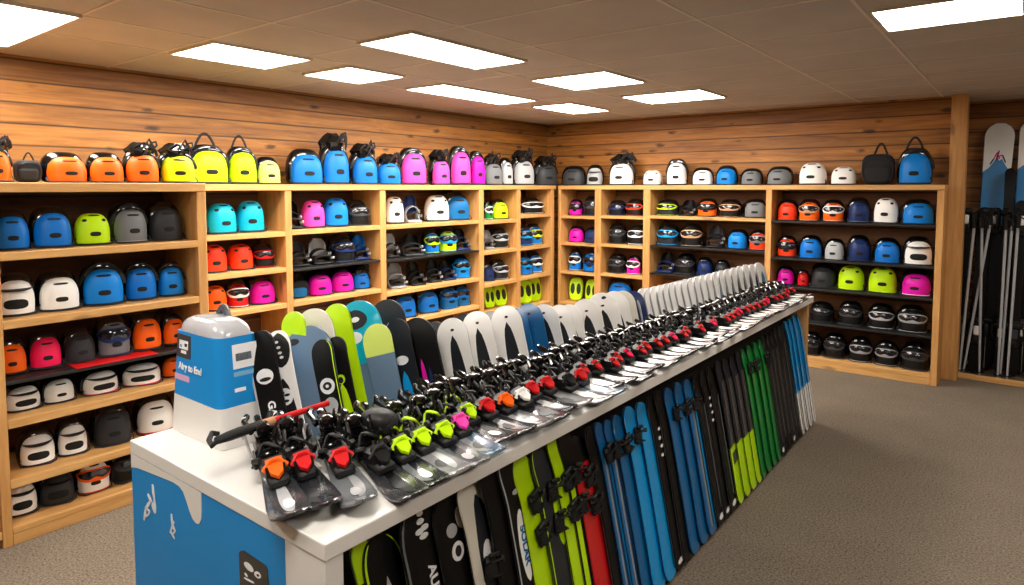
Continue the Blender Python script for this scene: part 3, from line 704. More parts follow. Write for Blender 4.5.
obj('knob', MB().tube([(-.03+.06*i/8, .03, .405+.03*math.sin(PI*i/8)) for i in range(9)], .012, 8), mat('dark_grey_plastic', (70, 74, 80), .4), ds)
# decals, on the end face and on the aisle face
def dface(z, fr, y_side):      # point on the sloping face
    hx, hy = TD(z)
    return (lerp(-hx, hx, fr), -hy-.0012, z) if y_side else (hx+.0012, lerp(-hy, hy, fr), z)
def quad(fr0, fr1, z0, z1, side, m, name, lab=None, thick=.001):
    pts = [dface(z0, fr0, side), dface(z0, fr1, side), dface(z1, fr1, side), dface(z1, fr0, side)]
    o = obj(name, MB().prism(pts, (0, thick, 0) if side else (-thick, 0, 0)), m, ds)
    if lab: o['label'] = lab
    return o
quad(.07, .40, .265, .345, True, mat('print_dark', (62, 60, 62), .4), 'picture', 'dark square picture')
for a, b, c, d_, m in ((.13, .34, .295, .325, LOGO), (.15, .2, .30, .31, BLUEP), (.26, .32, .305, .316, SHINY), (.18, .30, .28, .29, LOGO)):
    o = quad(a, b, c, d_, True, m, 'picture_patch', None, .0015)
    for v in o.data.vertices: v.co.y -= .001
quad(.05, .38, .185, .205, True, mat('label_pink', (214, 170, 200), .5), 'sticker', 'pale pink sticker')
quad(.35, .95, .25, .33, False, LOGO, 'sticker', 'white square sticker'); quad(.42, .8, .275, .30, False, mat('print_grey', (96, 104, 116), .5), 'sticker_mark'); quad(.35, .95, .225, .24, False, mat('label_paleblue', (120, 180, 214), .5), 'sticker')
quad(.35, .6, .175, .187, False, LOGO, 'sticker')
tm = text_mesh('Airy to End', .034, 'lettering')
o = obj('lettering', tm, LOGO, ds); hx, hy = TD(.232); sl = math.atan2(TD(0)[1]-TD(.39)[1], .39)
o.location = (-.03, -hy-.0022, .235); o.rotation_euler = (PI/2-sl, 0, 0)

# ------------------------------------------------------------------ planks (skis and boards)
def plank(L, w, t=.012, bend=.03, tail=.6, n=26, split=None, waist=.9, bendfrom=.8, pointed=.5):
    """upright board: width on x, base face towards -y, z from 0 to L; returns MB and its profile functions"""
    def hw(s):
        d_top = (1-s)*L; rt = w*.62 if w < .3 else w*.3
        k = 1.
        if d_top < rt: k = max(0., 1-(1-d_top/rt)**2.2)**pointed
        d_b = s*L; rb = w*tail*.5
        if rb > 0 and d_b < rb: k = min(k, max(0., 1-(1-d_b/rb)**2)**.5*.55+.45)
        return w/2*k*lerp(1, waist, math.sin(PI*min(1, max(0, s)))) if True else 0
    def yy(s): return bend*max(0, (s-bendfrom)/(1-bendfrom))**2
    ss = [i/n*.8 for i in range(n)]+[.8+.2*(1-(1-i/14)**1.8) for i in range(15)]
    mb = MB()
    cols = (-1, -.95, -.5, 0, .5, .95, 1)
    ring = []
    for s_ in ss:
        h = max(hw(s_), .0015); y = yy(s_); z = s_*L
        front = [(h*c, y-(t/2 if abs(c) < 1 else t*.2), z) for c in cols]; backr = [(h*c, y+(t/2 if abs(c) < 1 else t*.2), z) for c in cols[::-1]]
        ring.append(front+backr)
    m = len(ring[0]); em = 1 if split is None else 2
    for i in range(len(ring)-1):
        mi = 0 if split is None or ss[i] < split else 1
        o_ = len(mb.v); mb.v += [tuple(p) for p in ring[i]+ring[i+1]]
        for j in range(m): mb.f.append((o_+j, o_+(j+1) % m, o_+m+(j+1) % m, o_+m+j)); mb.mi.append(em if j in ((0, 5, 6, 13) if w > .3 else (6, 13)) else mi)
    mb.add(ring[0], [tuple(range(m))[::-1]], 0); mb.add(ring[-1], [tuple(range(m))], 0 if split is None else 1)
    return mb, hw, yy
def inlay(L, prof, t, s0, s1, kind='wedge', frac=.5, xo=0., n=16, lift=.0014):
    """graphic lying on the front face"""
    _, hw, yy = prof; mb = MB(); rows = []
    for i in range(n+1):
        u = i/n; s_ = lerp(s0, s1, u); h = hw(s_)*frac
        if kind == 'wedge': h *= max(.002, (1-u**4))**.6
        elif kind == 'oval': h *= max(.002, math.sin(PI*min(.999, max(.001, u))))**.45
        y = yy(s_)-t/2
        rows.append([(xo-h, y+.001, s_*L), (xo-h, y-lift, s_*L), (xo, y-lift-.0003, s_*L), (xo+h, y-lift, s_*L), (xo+h, y+.001, s_*L)])
    return mb.grid(rows)
def edge_strip(L, prof, t, s0=.02, s1=.985, n=34, side=-1, wd=.07):
    _, hw, yy = prof; mb = MB(); rows = []
    for i in range(n+1):
        u = i/n; s_ = s0+(s1-s0)*(1-(1-u)**1.4); h = hw(s_); y = yy(s_)-t/2
        rows.append([(side*h*.985, y-.0008, s_*L), (side*h*(1-2*wd), y-.0016, s_*L)])
    return mb.grid(rows)
LETTERS = {}
def letters(body, size):
    k = (body, size)
    if k not in LETTERS: LETTERS[k] = text_mesh(body, size, 'lettering')
    return LETTERS[k]
# marks printed on the base face
def mount(parent, me, m, x, s_, L, prof, t, roll=0., name='lettering'):
    o = obj(name, me, m, parent); o.location = (x, prof[2](s_)-t/2-.0016, s_*L); o.rotation_euler = (PI/2, roll, 0); return o
EDGE = mat('steel_edge_gap_shade', (34, 36, 40), .35, .4)  # steel edges kept dark to paint in shaded gaps between boards
def rig(name, label, cat, base, lean, yaw, group):
    """root placed at the foot of a leaning board: leans towards -x, face turned by yaw"""
    t = empty(name, label, cat, base, (0, 0, 0), (1, 1, 1), group)
    t.rotation_euler = (Matrix.Rotation(-lean, 4, 'Y') @ Matrix.Rotation(yaw, 4, 'Z')).to_euler(); return t
PLK = {}
def get_plank(*a, **k):
    key = (a, tuple(sorted(k.items())))
    if key not in PLK:
        mb, hw, yy = plank(*a, **k); PLK[key] = (mb.mesh('plank'), hw, yy)
    return PLK[key]
INL = {}
def put_inlay(t, L, prof, th_, m, s0, s1, kind, frac, xo=0., name='graphic'):
    key = (round(L, 3), id(prof[0]), s0, s1, kind, frac, xo)
    if key not in INL: INL[key] = inlay(L, prof, th_, s0, s1, kind, frac, xo).mesh('graphic')
    return obj(name, INL[key], m, t)

# standing row: (px of tip, py of tip, width, colour, design, rear row?)
STAND = [(257, 331, .105, 'bk', 'gas', 0), (274, 331, .10, 'wh', 'inset', 0), (303, 326, .20, 'sb', 'plain', 1), (290, 312, .10, 'li', 'plain', 2), (309, 309, .17, 'cr', 'mark', 2), (333, 304, .12, 'li', 'plain', 2), (319, 340, .085, 'bk', 'badge', 0), (333, 337, .085, 'bk', 'limein', 0),
         (354, 301, .19, 'cy', 'cyan', 1), (374, 324, .12, 'sb', 'limetop', 0), (372, 306, .16, 'dg', 'plain', 2), (383, 300, .16, 'ch', 'plain', 1), (394, 319, .11, 'dk', 'bluein', 0), (413, 318, .16, 'bk', 'pinkin', 0), (432, 322, .13, 'dg', 'plain', 1),
         (449, 319, .14, 'wh', 'wedge', 0), (462, 314, .13, 'dk', 'orangeband', 1), (474, 312, .14, 'wh', 'wedge', 0), (489, 311, .13, 'sv', 'zebra', 1), (503, 306, .15, 'wh', 'wedge', 0), (513, 309, .12, 'db', 'wedge', 0), (526, 304, .14, 'db', 'wedge', 0), (541, 305, .15, 'wh', 'wedge', 0),
         (557, 304, .14, 'wh', 'wedge', 0), (567, 304, .13, 'wh', 'wedge', 0), (583, 299, .17, 'wh', 'wedge', 0), (599, 293, .19, 'wh', 'wedge2', 0), (612, 291, .16, 'wh', 'wedge', 0), (621, 291, .14, 'cr', 'letter', 0), (631, 291, .14, 'nv', 'plain', 0)]
n_w = 20
for i in range(n_w):
    u = i/(n_w-1); STAND.append((lerp(645, 759, u), lerp(288, 262, u), .19, 'wh', 'wedge' if i else 'wedge2', 0))
DESC = {'gas': 'black ski with pale edge and lettering', 'inset': 'white ski with black oval insets', 'plain': '%s board', 'mark': 'cream board with faint grey drawing', 'badge': 'black ski with white round badge', 'limein': 'black ski with lime inlay', 'cyan': 'turquoise board with grey lower half',
        'limetop': 'slate board with lime tip', 'bluein': 'dark ski with pale blue inlay', 'pinkin': 'black board with pink streaks', 'wedge': '%s board with dark wedge', 'wedge2': 'broad %s board with dark wedge', 'orangeband': 'dark board with orange band', 'zebra': 'silver board with black marks', 'letter': 'cream board with blue letter'}
for i, (px, py, w, c, des, rear) in enumerate(STAND):
    u = (px-257)/500.
    xt = lerp(-2.05, -1.73, u) - (0, .08, .13)[rear]
    tip = on(px, py, 0, xt); lean = D(lerp(18, 13, u)); foot = .745
    L = (tip.z-foot)/math.cos(lean)
    yaw = D(lerp(30, 38, min(1, u*1.2)))+random.uniform(-.05, .05)
    if i >= 30: yaw = D(96)+random.uniform(-.02, .02); w = .33
    nm = 'ski' if w < .115 else 'snowboard'
    dsc = DESC[des]; dsc = dsc % CN[c] if '%s' in dsc else dsc
    t = rig(nm, '%s standing in counter rack, %s from the blue end' % (dsc, ordinal(i+1)), nm, (tip.x+L*math.sin(lean), tip.y, foot), lean, yaw, 'boards standing in the counter rack')
    Lr = round(L, 2) if des == 'wedge' else round(L, 3)
    two = des in ('cyan', 'limetop')
    pr = get_plank(Lr, w, .012, .018, .3, split=.62 if des == 'cyan' else (.78 if des == 'limetop' else None), waist=.93)
    mats = [S('sb' if des == 'cyan' else c)]+([S('cy' if des == 'cyan' else 'pl')] if two else [])+[(P('sv') if i >= 30 else EDGE) if c in ('wh', 'cr', 'db', 'sb') else S(c)]
    obj('board', pr[0], mats, t)
    th_ = .012
    # z visible above the counter starts near 1.0
    s_vis = (1.0-foot)/(tip.z-foot)
    if des in ('wedge', 'wedge2'):
        top = lerp(s_vis, 1, .76 if u < .6 else .68); put_inlay(t, Lr, pr, th_, S('dk' if (i % 7) else 'db'), .05, round(top, 2), 'wedge', .48)
        if u < .7: put_inlay(t, Lr, pr, th_, S('dk'), round(top, 2)+.03, round(top, 2)+.05, 'oval', .12, .004, 'mark')
        if des == 'wedge2' : put_inlay(t, Lr, pr, th_, S('ch'), round(top, 2)+.1, round(top, 2)+.13, 'oval', .2, .02, 'mark')
    elif des == 'gas':
        o = obj('edge', edge_strip(Lr, pr, th_, side=-1, wd=.09), P('lg'), t); o['label'] = 'pale grey edge'
        put_inlay(t, Lr, pr, th_, LOGO, .72, .80, 'oval', .62, 0, 'badge'); o = put_inlay(t, Lr, pr, th_, BLK, .735, .755, 'oval', .42, .0, 'badge_mark'); o.location.y = -.001
        mount(t, letters('GAS', .036), LOGO, .004, .58, Lr, pr, th_, PI/2)
    elif des == 'inset':
        put_inlay(t, Lr, pr, th_, BLK, .80, .985, 'oval', .8, .006); put_inlay(t, Lr, pr, th_, BLK, .08, .74, 'oval', .72)
        o = put_inlay(t, Lr, pr, th_, LOGO, .6, .69, 'oval', .55, 0, 'badge'); o.location.y = -.001
        for a, b, x in ((.615, .63, 0), (.645, .66, .006), (.655, .68, -.012)):
            o = put_inlay(t, Lr, pr, th_, BLK, a, b, 'oval', .22, x, 'badge_mark'); o.location.y = -.002
        for a, x in ((.93, .0), (.9, .005), (.87, .008), (.845, .012)):
            o = put_inlay(t, Lr, pr, th_, LOGO, a, a+.015, 'oval', .15, x, 'mark'); o.location.y = -.001
        o = mount(t, letters('S', .04), LOGO, .004, .52, Lr, pr, th_, .2); o.location.y -= .001
    elif des == 'badge':
        put_inlay(t, Lr, pr, th_, LOGO, .66, .76, 'oval', .7, 0, 'badge'); o = put_inlay(t, Lr, pr, th_, BLK, .685, .735, 'oval', .42, 0, 'badge_mark'); o.location.y = -.001
        o = put_inlay(t, Lr, pr, th_, LOGO, .70, .72, 'oval', .16, 0, 'badge_dot'); o.location.y = -.002
        put_inlay(t, Lr, pr, th_, P('lg'), .54, .64, 'oval', .66, 0, 'mark')
        o = obj('edge', edge_strip(Lr, pr, th_, side=1, wd=.05), P('li'), t); o['label'] = 'lime edge'
    elif des == 'limein':
        put_inlay(t, Lr, pr, th_, P('li'), .1, .70, 'oval', .62, 0); put_inlay(t, Lr, pr, th_, P('li'), .70, .76, 'oval', .4, 0, 'loop_mark'); o = put_inlay(t, Lr, pr, th_, BLK, .705, .745, 'oval', .24, 0, 'loop_mark'); o.location.y = -.001
        o = obj('edge', edge_strip(Lr, pr, th_, side=-1, wd=.05), P('li'), t); o['label'] = 'lime edge'
    elif des == 'mark':
        for a, x, f in ((.86, 0, .5), (.8, .02, .3), (.74, -.02, .4), (.68, .01, .5)): put_inlay(t, Lr, pr, th_, P('lg'), a, a+.02, 'oval', f, x, 'drawing')
    elif des == 'cyan':
        put_inlay(t, Lr, pr, th_, S('ch'), .84, .95, 'oval', .55, -.01); o = put_inlay(t, Lr, pr, th_, LOGO, .88, .91, 'oval', .2, -.01, 'mark'); o.location.y = -.001
        put_inlay(t, Lr, pr, th_, S('wh'), .76, .83, 'oval', .4, -.03, 'patch')
    elif des == 'bluein':
        put_inlay(t, Lr, pr, th_, P('bb'), .05, .66, 'wedge', .5); put_inlay(t, Lr, pr, th_, LOGO, .70, .76, 'oval', .5, 0, 'badge'); o = obj('edge', edge_strip(Lr, pr, th_, side=-1, wd=.06), P('lg'), t); o['label'] = 'white edge'
    elif des == 'pinkin':
        put_inlay(t, Lr, pr, th_, P('mg'), .2, .72, 'wedge', .16, .0, 'streak'); put_inlay(t, Lr, pr, th_, P('nv'), .2, .66, 'wedge', .14, .025, 'streak'); put_inlay(t, Lr, pr, th_, P('gn'), .55, .6, 'oval', .1, -.02, 'mark')
    elif des == 'orangeband':
        put_inlay(t, Lr, pr, th_, P('or'), .72, .76, 'band', .98, 0, 'band')
    elif des == 'zebra':
        for k in range(7): put_inlay(t, Lr, pr, th_, BLK, .5+.065*k, .53+.065*k, 'oval', .4+.4*((k*37) % 5)/5, .02*(-1)**k, 'mark')
    elif des == 'letter':
        mount(t, letters('S', .07), P('bl'), 0, .86, Lr, pr, th_, 0)
    elif des == 'plain' and c == 'sb':
        put_inlay(t, Lr, pr, th_, BLK, .90, .94, 'oval', .3, -.05, 'mark')
    elif c == 'ch' and des == 'plain':
        put_inlay(t, Lr, pr, th_, P('lg'), .6, .63, 'oval', .12, .02, 'mark')

# ------------------------------------------------------------------ short touring skis lying across the counter edge
def lying_ski():
    L = .56; n = 30; mb = MB()
    def hw(s):
        k = lerp(.036, .055, min(1, max(0, (s-.35)/.4)))
        d = (1-s)*L
        if d < .085: k *= max(0, 1-(1-d/.085)**2.3)**.55
        return max(k, .001)
    def zz(s): return .006+.035*max(0, (s-.72)/.28)**2
    rings = []
    for i in range(n+1):
        s_ = i/n if i < n*.8 else .8+.2*(1-(1-(i-n*.8)/(n*.2))**1.6)
        h = hw(s_); z = zz(s_); x = s_*L
        rings.append([(x, h*c, z-.005) for c in (-1, 0, 1)]+[(x, h*c, z+a) for c, a in ((1, .001), (.85, .005), (.3, .007), (-.3, .007), (-.85, .005), (-1, .001))])
    mb.grid(rings, True); m = len(rings[0]); mb.f.append(tuple(range(m))[::-1]); mb.mi.append(0)
    def strip(y0, y1, s0, s1, lift=.0012, taper_=True):
        q = MB(); rows = []
        for i in range(15):
            u = i/14; s_ = lerp(s0, s1, u); h = hw(s_)*(math.sin(PI*min(.99, max(.05, u)))**.4 if taper_ else 1); z = zz(s_)
            rows.append([(s_*L, h*lerp(y0, y1, v), z+.0068-.002*abs(lerp(y0, y1, v))**3*.9+lift) for v in (0, .5, 1)])
        return q.grid(rows)
    return mb, strip
lm, strip = lying_ski()
LY_BODY = lm.mesh('ski_body')
LY_S = [strip(-.32, .32, .5, .95).mesh('stripe'), strip(-.62, -.1, .5, .92).mesh('stripe'), strip(.1, .62, .55, .9).mesh('stripe'), strip(-.55, .55, .55, .9).mesh('stripe')]
LY_SPOT = [strip(-.2, .35, .74, .86, .0022).mesh('graphic'), strip(-.4, .1, .7, .82, .0022).mesh('graphic')]
heel = MB().box(.03, .15, -.032, .032, .013, .05, .008); heel.box(.05, .12, -.024, .024, .05, .092, .01); heel.tube([(.06, 0, .08), (.03, 0, .105), (.0, 0, .11)], .012, 8); heel.tube([(.12, -.036, .04), (.12, .036, .04)], .012, 8)
toe = MB().box(.22, .34, -.03, .03, .013, .042, .008); toe.prism([(.24, -.04, .042), (.31, -.028, .042), (.31, .028, .042), (.24, .04, .042)], (0, 0, .028)); toe.tube([(.235, -.045, .05), (.25, -.05, .075), (.27, -.035, .08)], .009, 6); toe.tube([(.235, .045, .05), (.25, .05, .075), (.27, .035, .08)], .009, 6)
brake = MB().tube([(.19, -.02, .02), (.17, -.045, .03), (.12, -.05, .055), (.07, -.05, .075), (.04, -.05, .082)], .005, 6); brake.tube([(.19, .02, .02), (.17, .048, .03), (.12, .055, .055), (.07, .056, .075), (.04, .054, .082)], .005, 6); brake.box(.025, .055, -.06, -.05, .072, .092, .003); brake.box(.025, .055, .05, .06, .072, .092, .003)
plate = MB().box(.14, .23, -.026, .026, .013, .022, .003)
lever = MB().prism([(.285, -.024, .074), (.33, -.018, .052), (.345, 0, .044), (.33, .018, .052), (.285, .024, .074)], (.002, 0, .010)); lever.tube([(.30, -.034, .058), (.298, -.01, .082), (.298, .01, .082), (.30, .034, .058)], .008, 7)
lstrap = MB().tube([(.2+.012*math.sin(i), -.05+.1*i/12, .04+.055*math.sin(PI*i/12)) for i in range(13)], .012, 6, flat=.4)
cable = MB().tube([(.16, .045, .03), (.12, .055, .06), (.16, .058, .1), (.2, .05, .085), (.18, .035, .06)], .006, 6)
tower = MB().blob((.10, .0, .108), (.036, .026, .02), .6, .6, 10, 6); tower.tube([(.09, -.03, .1), (.05, -.045, .125), (.02, -.03, .13)], .01, 6); tower.tube([(.12, .028, .1), (.15, .04, .12), (.19, .02, .1)], .009, 6)
BM = {k: m.mesh(k) for k, m in (('heel_piece', heel), ('toe_piece', toe), ('brake', brake), ('mount_plate', plate), ('lever', lever), ('strap', lstrap), ('cable', cable), ('step_in_arm', tower))}
NL = 48
lcols = ['or', 'rd', 'rd', 'bk', 'li', 'li', 'li', 'pk', 'li', 'rd', 'or', 'wh', 'rd', 'rd', 'bk', 'rd']
GREYS = ['dg', 'ch', 'gr', 'ch', 'dk', 'sv', 'gr', 'sb']
for i in range(NL):
    u = i/(NL-1)
    y = lerp(1.03, 5.36, u**1.05)
    lc = lcols[i] if i < len(lcols) else ('rd' if i % 5 else 'rp')
    sx = lerp(1.0, .62, min(1, u*1.15)); a = D(-17 if u < .15 else -10)+random.uniform(-.05, .05)
    tipx = -1.25+random.uniform(-.03, .03)
    if i < 3: tipx -= .13-.04*i; a -= D(7)
    L = .56*sx
    rx, ry = tipx-L*math.cos(a), y-L*math.sin(a)*.5
    body = GREYS[i % 8] if i < 18 else ('dk', 'ch', 'bk')[i % 3]
    sc_y = .95 if u < .3 else .9
    t = empty('touring_ski', '%s ski with %s binding lever lying on counter, %s from the blue end' % (CN[body], CN[lc], ordinal(i+1)), 'ski', (rx, ry, TZ+.012), (D(10)+random.uniform(-.02, .02), 0, a), (sx, sc_y, lerp(1, .82, u)), 'skis lying across the counter')
    obj('ski_body', LY_BODY, mat('ski_sheet_'+body, RGB[body], .22, .0, .6, .12, 16), t)
    if i >= 14: obj('stripe', LY_S[0] if i % 4 else LY_S[3], S('wh' if i % 5 else 'lg'), t)
    else:
        obj('stripe', LY_S[i % 3], S(('lg', 'dk', 'sv', 'bk', 'gr')[i % 5]), t); obj('graphic', LY_SPOT[i % 2], S(('wh', 'ch', 'lg', 'dk')[i % 4]), t)
    for k in ('heel_piece', 'toe_piece', 'brake', 'mount_plate', 'step_in_arm'): obj(k, BM[k], SHINY if k in ('heel_piece', 'step_in_arm') else (CHROME if k == 'brake' else BLK), t)
    obj('strap', BM['strap'], STRAP if lc != 'li' else P('li'), t)
    obj('cable', BM['cable'], BLK, t)
    o = obj('lever', BM['lever'], P(lc), t); o['label'] = CN[lc]+' lever'
    if i > 15: o.scale = (1, .7, .92)

# ------------------------------------------------------------------ poles and a bag lying among the bindings at the blue end
def along(pts, z): return [Vector((on(a, b, 2, z).x, on(a, b, 2, z).y, z)) for a, b in pts]
zp = 1.128
pa = along([(216, 441), (240, 432), (262, 424), (300, 412), (328, 403)], zp)
t = empty('ski_pole', 'ski pole with black grip and red shaft lying over bindings at the blue end', 'ski pole', pa[0])
rel = lambda q: [p-pa[0] for p in q]
obj('grip', MB().tube(rel([pa[0], pa[0].lerp(pa[1], .5), pa[1], pa[2]]), [.011, .015, .016, .013], 10), BLK, t)
o = obj('collar', MB().tube(rel([pa[2], pa[2].lerp(pa[3], .3)]), .013, 10), P('tn'), t)
o = obj('shaft', MB().tube(rel([pa[2].lerp(pa[3], .3), pa[3], pa[4]]), .010, 10), P('rd'), t); o['label'] = 'red shaft'
lp = along([(217, 441), (212, 446), (209, 440), (212, 433), (218, 434)], zp)
obj('wrist_strap', MB().tube(rel(lp), .008, 7), STRAP, t)
c = on(383, 428, 2, 1.09)
t = empty('gear_pouch', 'rounded black soft pouch lying among the ski bindings', 'pouch', (c.x-.02, c.y, 1.05))
obj('body', MB().blob((0, 0, .055), (.065, .05, .042), .8, .8, 20, 12), CLOTH, t)
obj('flap', MB().blob((.008, -.008, .066), (.055, .044, .034), .8, .8, 18, 10), BLK, t)
obj('zip', MB().tube([(-.062+.124*j/10, -.049*math.sin(PI*j/10)**.5, .05) for j in range(11)], .004, 6), CHROME, t)

# ------------------------------------------------------------------ boards leaning under the counter
bc = MB().box(-.045, .045, -.03, 0, -.06, .06, .01); bc.tube([(-.05, -.02, .02), (-.04, -.06, .035), (0, -.075, .04), (.04, -.06, .035), (.05, -.02, .02)], .014, 6, flat=.5); bc.tube([(-.045, -.02, -.035), (-.03, -.05, -.04), (.03, -.05, -.04), (.045, -.02, -.035)], .012, 6, flat=.5)
bc.box(-.04, .04, -.05, -.03, .05, .075, .006); bc.box(.03, .055, -.07, -.045, .02, .05, .004)
BINDM = bc.mesh('binding')
SK = 'ski'; SB = 'snowboard'
# (px of tip, py of tip, width, kind, colour, design)
HANG = [(362, 542, .085, SK, 'bk', 'limetip'), (379, 535, .085, SK, 'bk', 'limeedge'), (418, 506, .12, SK, 'bk', 'aun'), (447, 498, .14, SK, 'bk', 'badge'), (470, 478, .16, SB, 'cr', 'rocker'), (491, 461, .14, SB, 'bk', 'plain'),
        (508, 455, .15, SB, 'bk', 'script'), (523, 455, .15, SB, 'li', 'binds'), (541, 445, .15, SB, 'ch', 'limeside'), (556, 436, .13, SB, 'li', 'binds'), (566, 432, .13, SB, 'bk', 'limestripe'), (578, 436, .19, SB, 'rd', 'redtop'), (592, 427, .12, SK, 'bk', 'plain'),
        (600, 424, .10, SK, 'db', 'stripes'), (609, 420, .10, SK, 'db', 'stripes'), (618, 416, .11, SK, 'db', 'binds'), (630, 408, .12, SK, 'bb', 'binds'), (642, 402, .13, SK, 'bb', 'plain'), (652, 398, .11, SK, 'bk', 'white'), (660, 392, .10, SK, 'bk', 'plain'),
        (669, 388, .12, SK, 'db', 'binds'), (679, 383, .12, SK, 'db', 'binds'), (688, 379, .11, SK, 'db', 'stripes'), (697, 375, .10, SK, 'bk', 'foot'), (704, 371, .10, SK, 'bk', 'white'), (711, 367, .10, SK, 'bk', 'foot'),
        (719, 362, .11, SK, 'li', 'steel'), (726, 359, .11, SK, 'li', 'steel'), (733, 356, .11, SK, 'li', 'steel'), (739, 352, .11, SK, 'li', 'steel'),
        (744, 349, .12, SK, 'gn', 'binds'), (750, 346, .12, SK, 'gn', 'plain'), (756, 342, .12, SK, 'gn', 'plain'), (761, 339, .11, SK, 'gn', 'plain'),
        (765, 336, .10, SK, 'bk', 'foot'), (769, 334, .10, SK, 'bk', 'steel2'), (773, 331, .10, SK, 'bk', 'steel2'), (777, 328, .10, SK, 'bk', 'foot'), (781, 326, .10, SK, 'bk', 'steel2'), (784, 324, .10, SK, 'bk', 'plain'),
        (787, 321, .11, SK, 'bb', 'whitefoot'), (791, 319, .11, SK, 'bb', 'whitefoot'), (795, 316, .11, SK, 'bb', 'whitefoot'), (799, 313, .12, SK, 'bb', 'whitefoot')]
HD = {'limetip': 'black ski with lime tip', 'limeedge': 'black ski with lime edge', 'aun': 'black ski with white lettering', 'badge': 'black ski with white round badge', 'rocker': 'cream board with dark graphic', 'plain': '%s %s', 'script': 'black board with white script panel', 'binds': '%s %s with black binding',
      'limeside': 'grey board with lime side', 'limestripe': 'black board with lime stripes', 'redtop': 'red board with black bindings', 'stripes': 'deep blue ski with pale stripes', 'white': 'black ski with white marks', 'foot': 'black ski with white tail mark', 'steel': 'lime ski with steel strips', 'steel2': 'black ski with steel strip', 'whitefoot': 'sky blue ski with white tail'}
HT = [on(a, b, 0, lerp(-1.47, -1.385, max(0, (a-362)/440))).y for a, b, *_ in HANG]
for i, (px, py, w, kd, c, des) in enumerate(HANG):
    u = max(0, (px-362)/440)
    xt = lerp(-1.47, -1.385, u); tip = on(px, py, 0, xt)
    fx = -1.25 if i > 1 else -1.27
    lean = math.atan2(fx-xt, tip.z-.02); L = round((tip.z-.02)/math.cos(lean), 2)
    yaw = D(98)+random.uniform(-.02, .02)
    gap = (HT[min(i+1, len(HT)-1)]-HT[max(i-1, 0)])/2
    w = round(max(w, min(.23, gap*1.6)), 2)
    dsc = HD[des]; dsc = dsc % (CN[c], 'ski' if kd == SK else 'board') if '%s' in dsc else dsc
    t = rig(kd, '%s leaning under counter edge, %s from the blue end' % (dsc, ordinal(i+1)), kd, (fx, tip.y, .022), lean, yaw, 'boards leaning under the counter')
    th_ = .012
    two = {'whitefoot': (.36, 'wh', c), 'limetip': (.86, 'bk', 'li'), 'redtop': (.86, 'rd', 'bk'), 'steel': (.40, 'li', 'dk')}.get(des)
    pr = get_plank(L, w, th_, .02 if kd == SK else .03, .9, split=two[0] if two else None, waist=.88, pointed=.5)
    obj('board', pr[0], ([S(two[1]), S(two[2])] if two else [S(c)])+[EDGE if c not in ('bk', 'dk', 'ch') else mat('edge_grey', (84, 86, 90), .3, .5)], t)
    I = lambda m, a, b, k, f, x=0., nm='graphic', up=0.: setattr(put_inlay(t, L, pr, th_, m, a, b, k, f, x, nm).location, 'y', -up)
    if des in ('limetip', 'limeedge'):
        for sd in (-1, 1): o = obj('edge', edge_strip(L, pr, th_, side=sd, wd=.06), P('li'), t); o['label'] = 'lime edge'
        mount(t, letters('XS', .04), LOGO, 0, .80, L, pr, th_, PI/2-.2) if des == 'limetip' else I(P('lg'), .3, .86, 'wedge', .3)
    elif des == 'aun':
        o = obj('edge', edge_strip(L, pr, th_, side=-1, wd=.05), P('gr'), t)
        for a, x in ((.955, .008), (.93, .0), (.905, .012), (.9, -.014), (.88, 0)): I(LOGO, a, a+.02, 'oval', .2, x, 'mark')
        mount(t, letters('AUNI', .05), LOGO, .006, .72, L, pr, th_, PI/2)
    elif des == 'badge':
        I(LOGO, .76, .83, 'oval', .36, .0, 'badge'); I(BLK, .775, .815, 'oval', .18, .0, 'badge_mark', .001); I(P('lg'), .85, .90, 'oval', .3, -.01, 'mark'); I(P('cr'), .86, .94, 'oval', .25, .045, 'mark')
    elif des == 'rocker':
        I(S('dk'), .45, .93, 'oval', .62, .02); I(LOGO, .62, .76, 'oval', .42, .02, 'patch', .001); I(S('dk'), .66, .7, 'oval', .25, .02, 'mark', .002)
    elif des == 'script':
        o = obj('edge', edge_strip(L, pr, th_, side=-1, wd=.06), P('lg'), t); I(P('wh'), .5, .78, 'oval', .5, 0, 'panel'); o = mount(t, letters('SOLAR', .045), P('db'), .0, .64, L, pr, th_, PI/2); o.location.y -= .001
        I(P('lg'), .84, .86, 'oval', .3, 0, 'mark')
    elif des == 'limeside':
        I(P('li'), .55, .84, 'oval', .42, .035)
        o = obj('edge', edge_strip(L, pr, th_, side=-1, wd=.04), P('li'), t)
    elif des == 'limestripe':
        I(P('li'), .05, .8, 'band', .3, -.035, 'stripe'); I(P('or'), .05, .7, 'band', .2, .03, 'stripe')
    elif des == 'stripes':
        for x, cc in ((-.025, 'sv'), (.0, 'dk'), (.022, 'bb')): I(P(cc), .05, .85, 'band', .12, x, 'stripe')
    elif des == 'white':
        for k in range(4): I(LOGO, .8-.05*k, .82-.05*k, 'oval', .25, .006*(-1)**k, 'mark')
        I(LOGO, .03, .06, 'oval', .6, 0, 'mark')
    elif des == 'foot':
        I(LOGO, .03, .065, 'oval', .55, 0, 'mark'); I(P('gr'), .1, .8, 'band', .08, .02, 'stripe')
    elif des in ('steel', 'steel2'):
        for x in ((-.03, 0., .03) if des == 'steel' else (.0, .025)): I(CHROME, .4 if des == 'steel' else .12, .86, 'band', .07, x, 'stripe')
        if des == 'steel' and i == 26: I(P('dg'), .28, .36, 'band', .7, 0, 'patch')
    elif des == 'whitefoot':
        I(S('dk'), .02, .9, 'band', .06, .0, 'stripe')
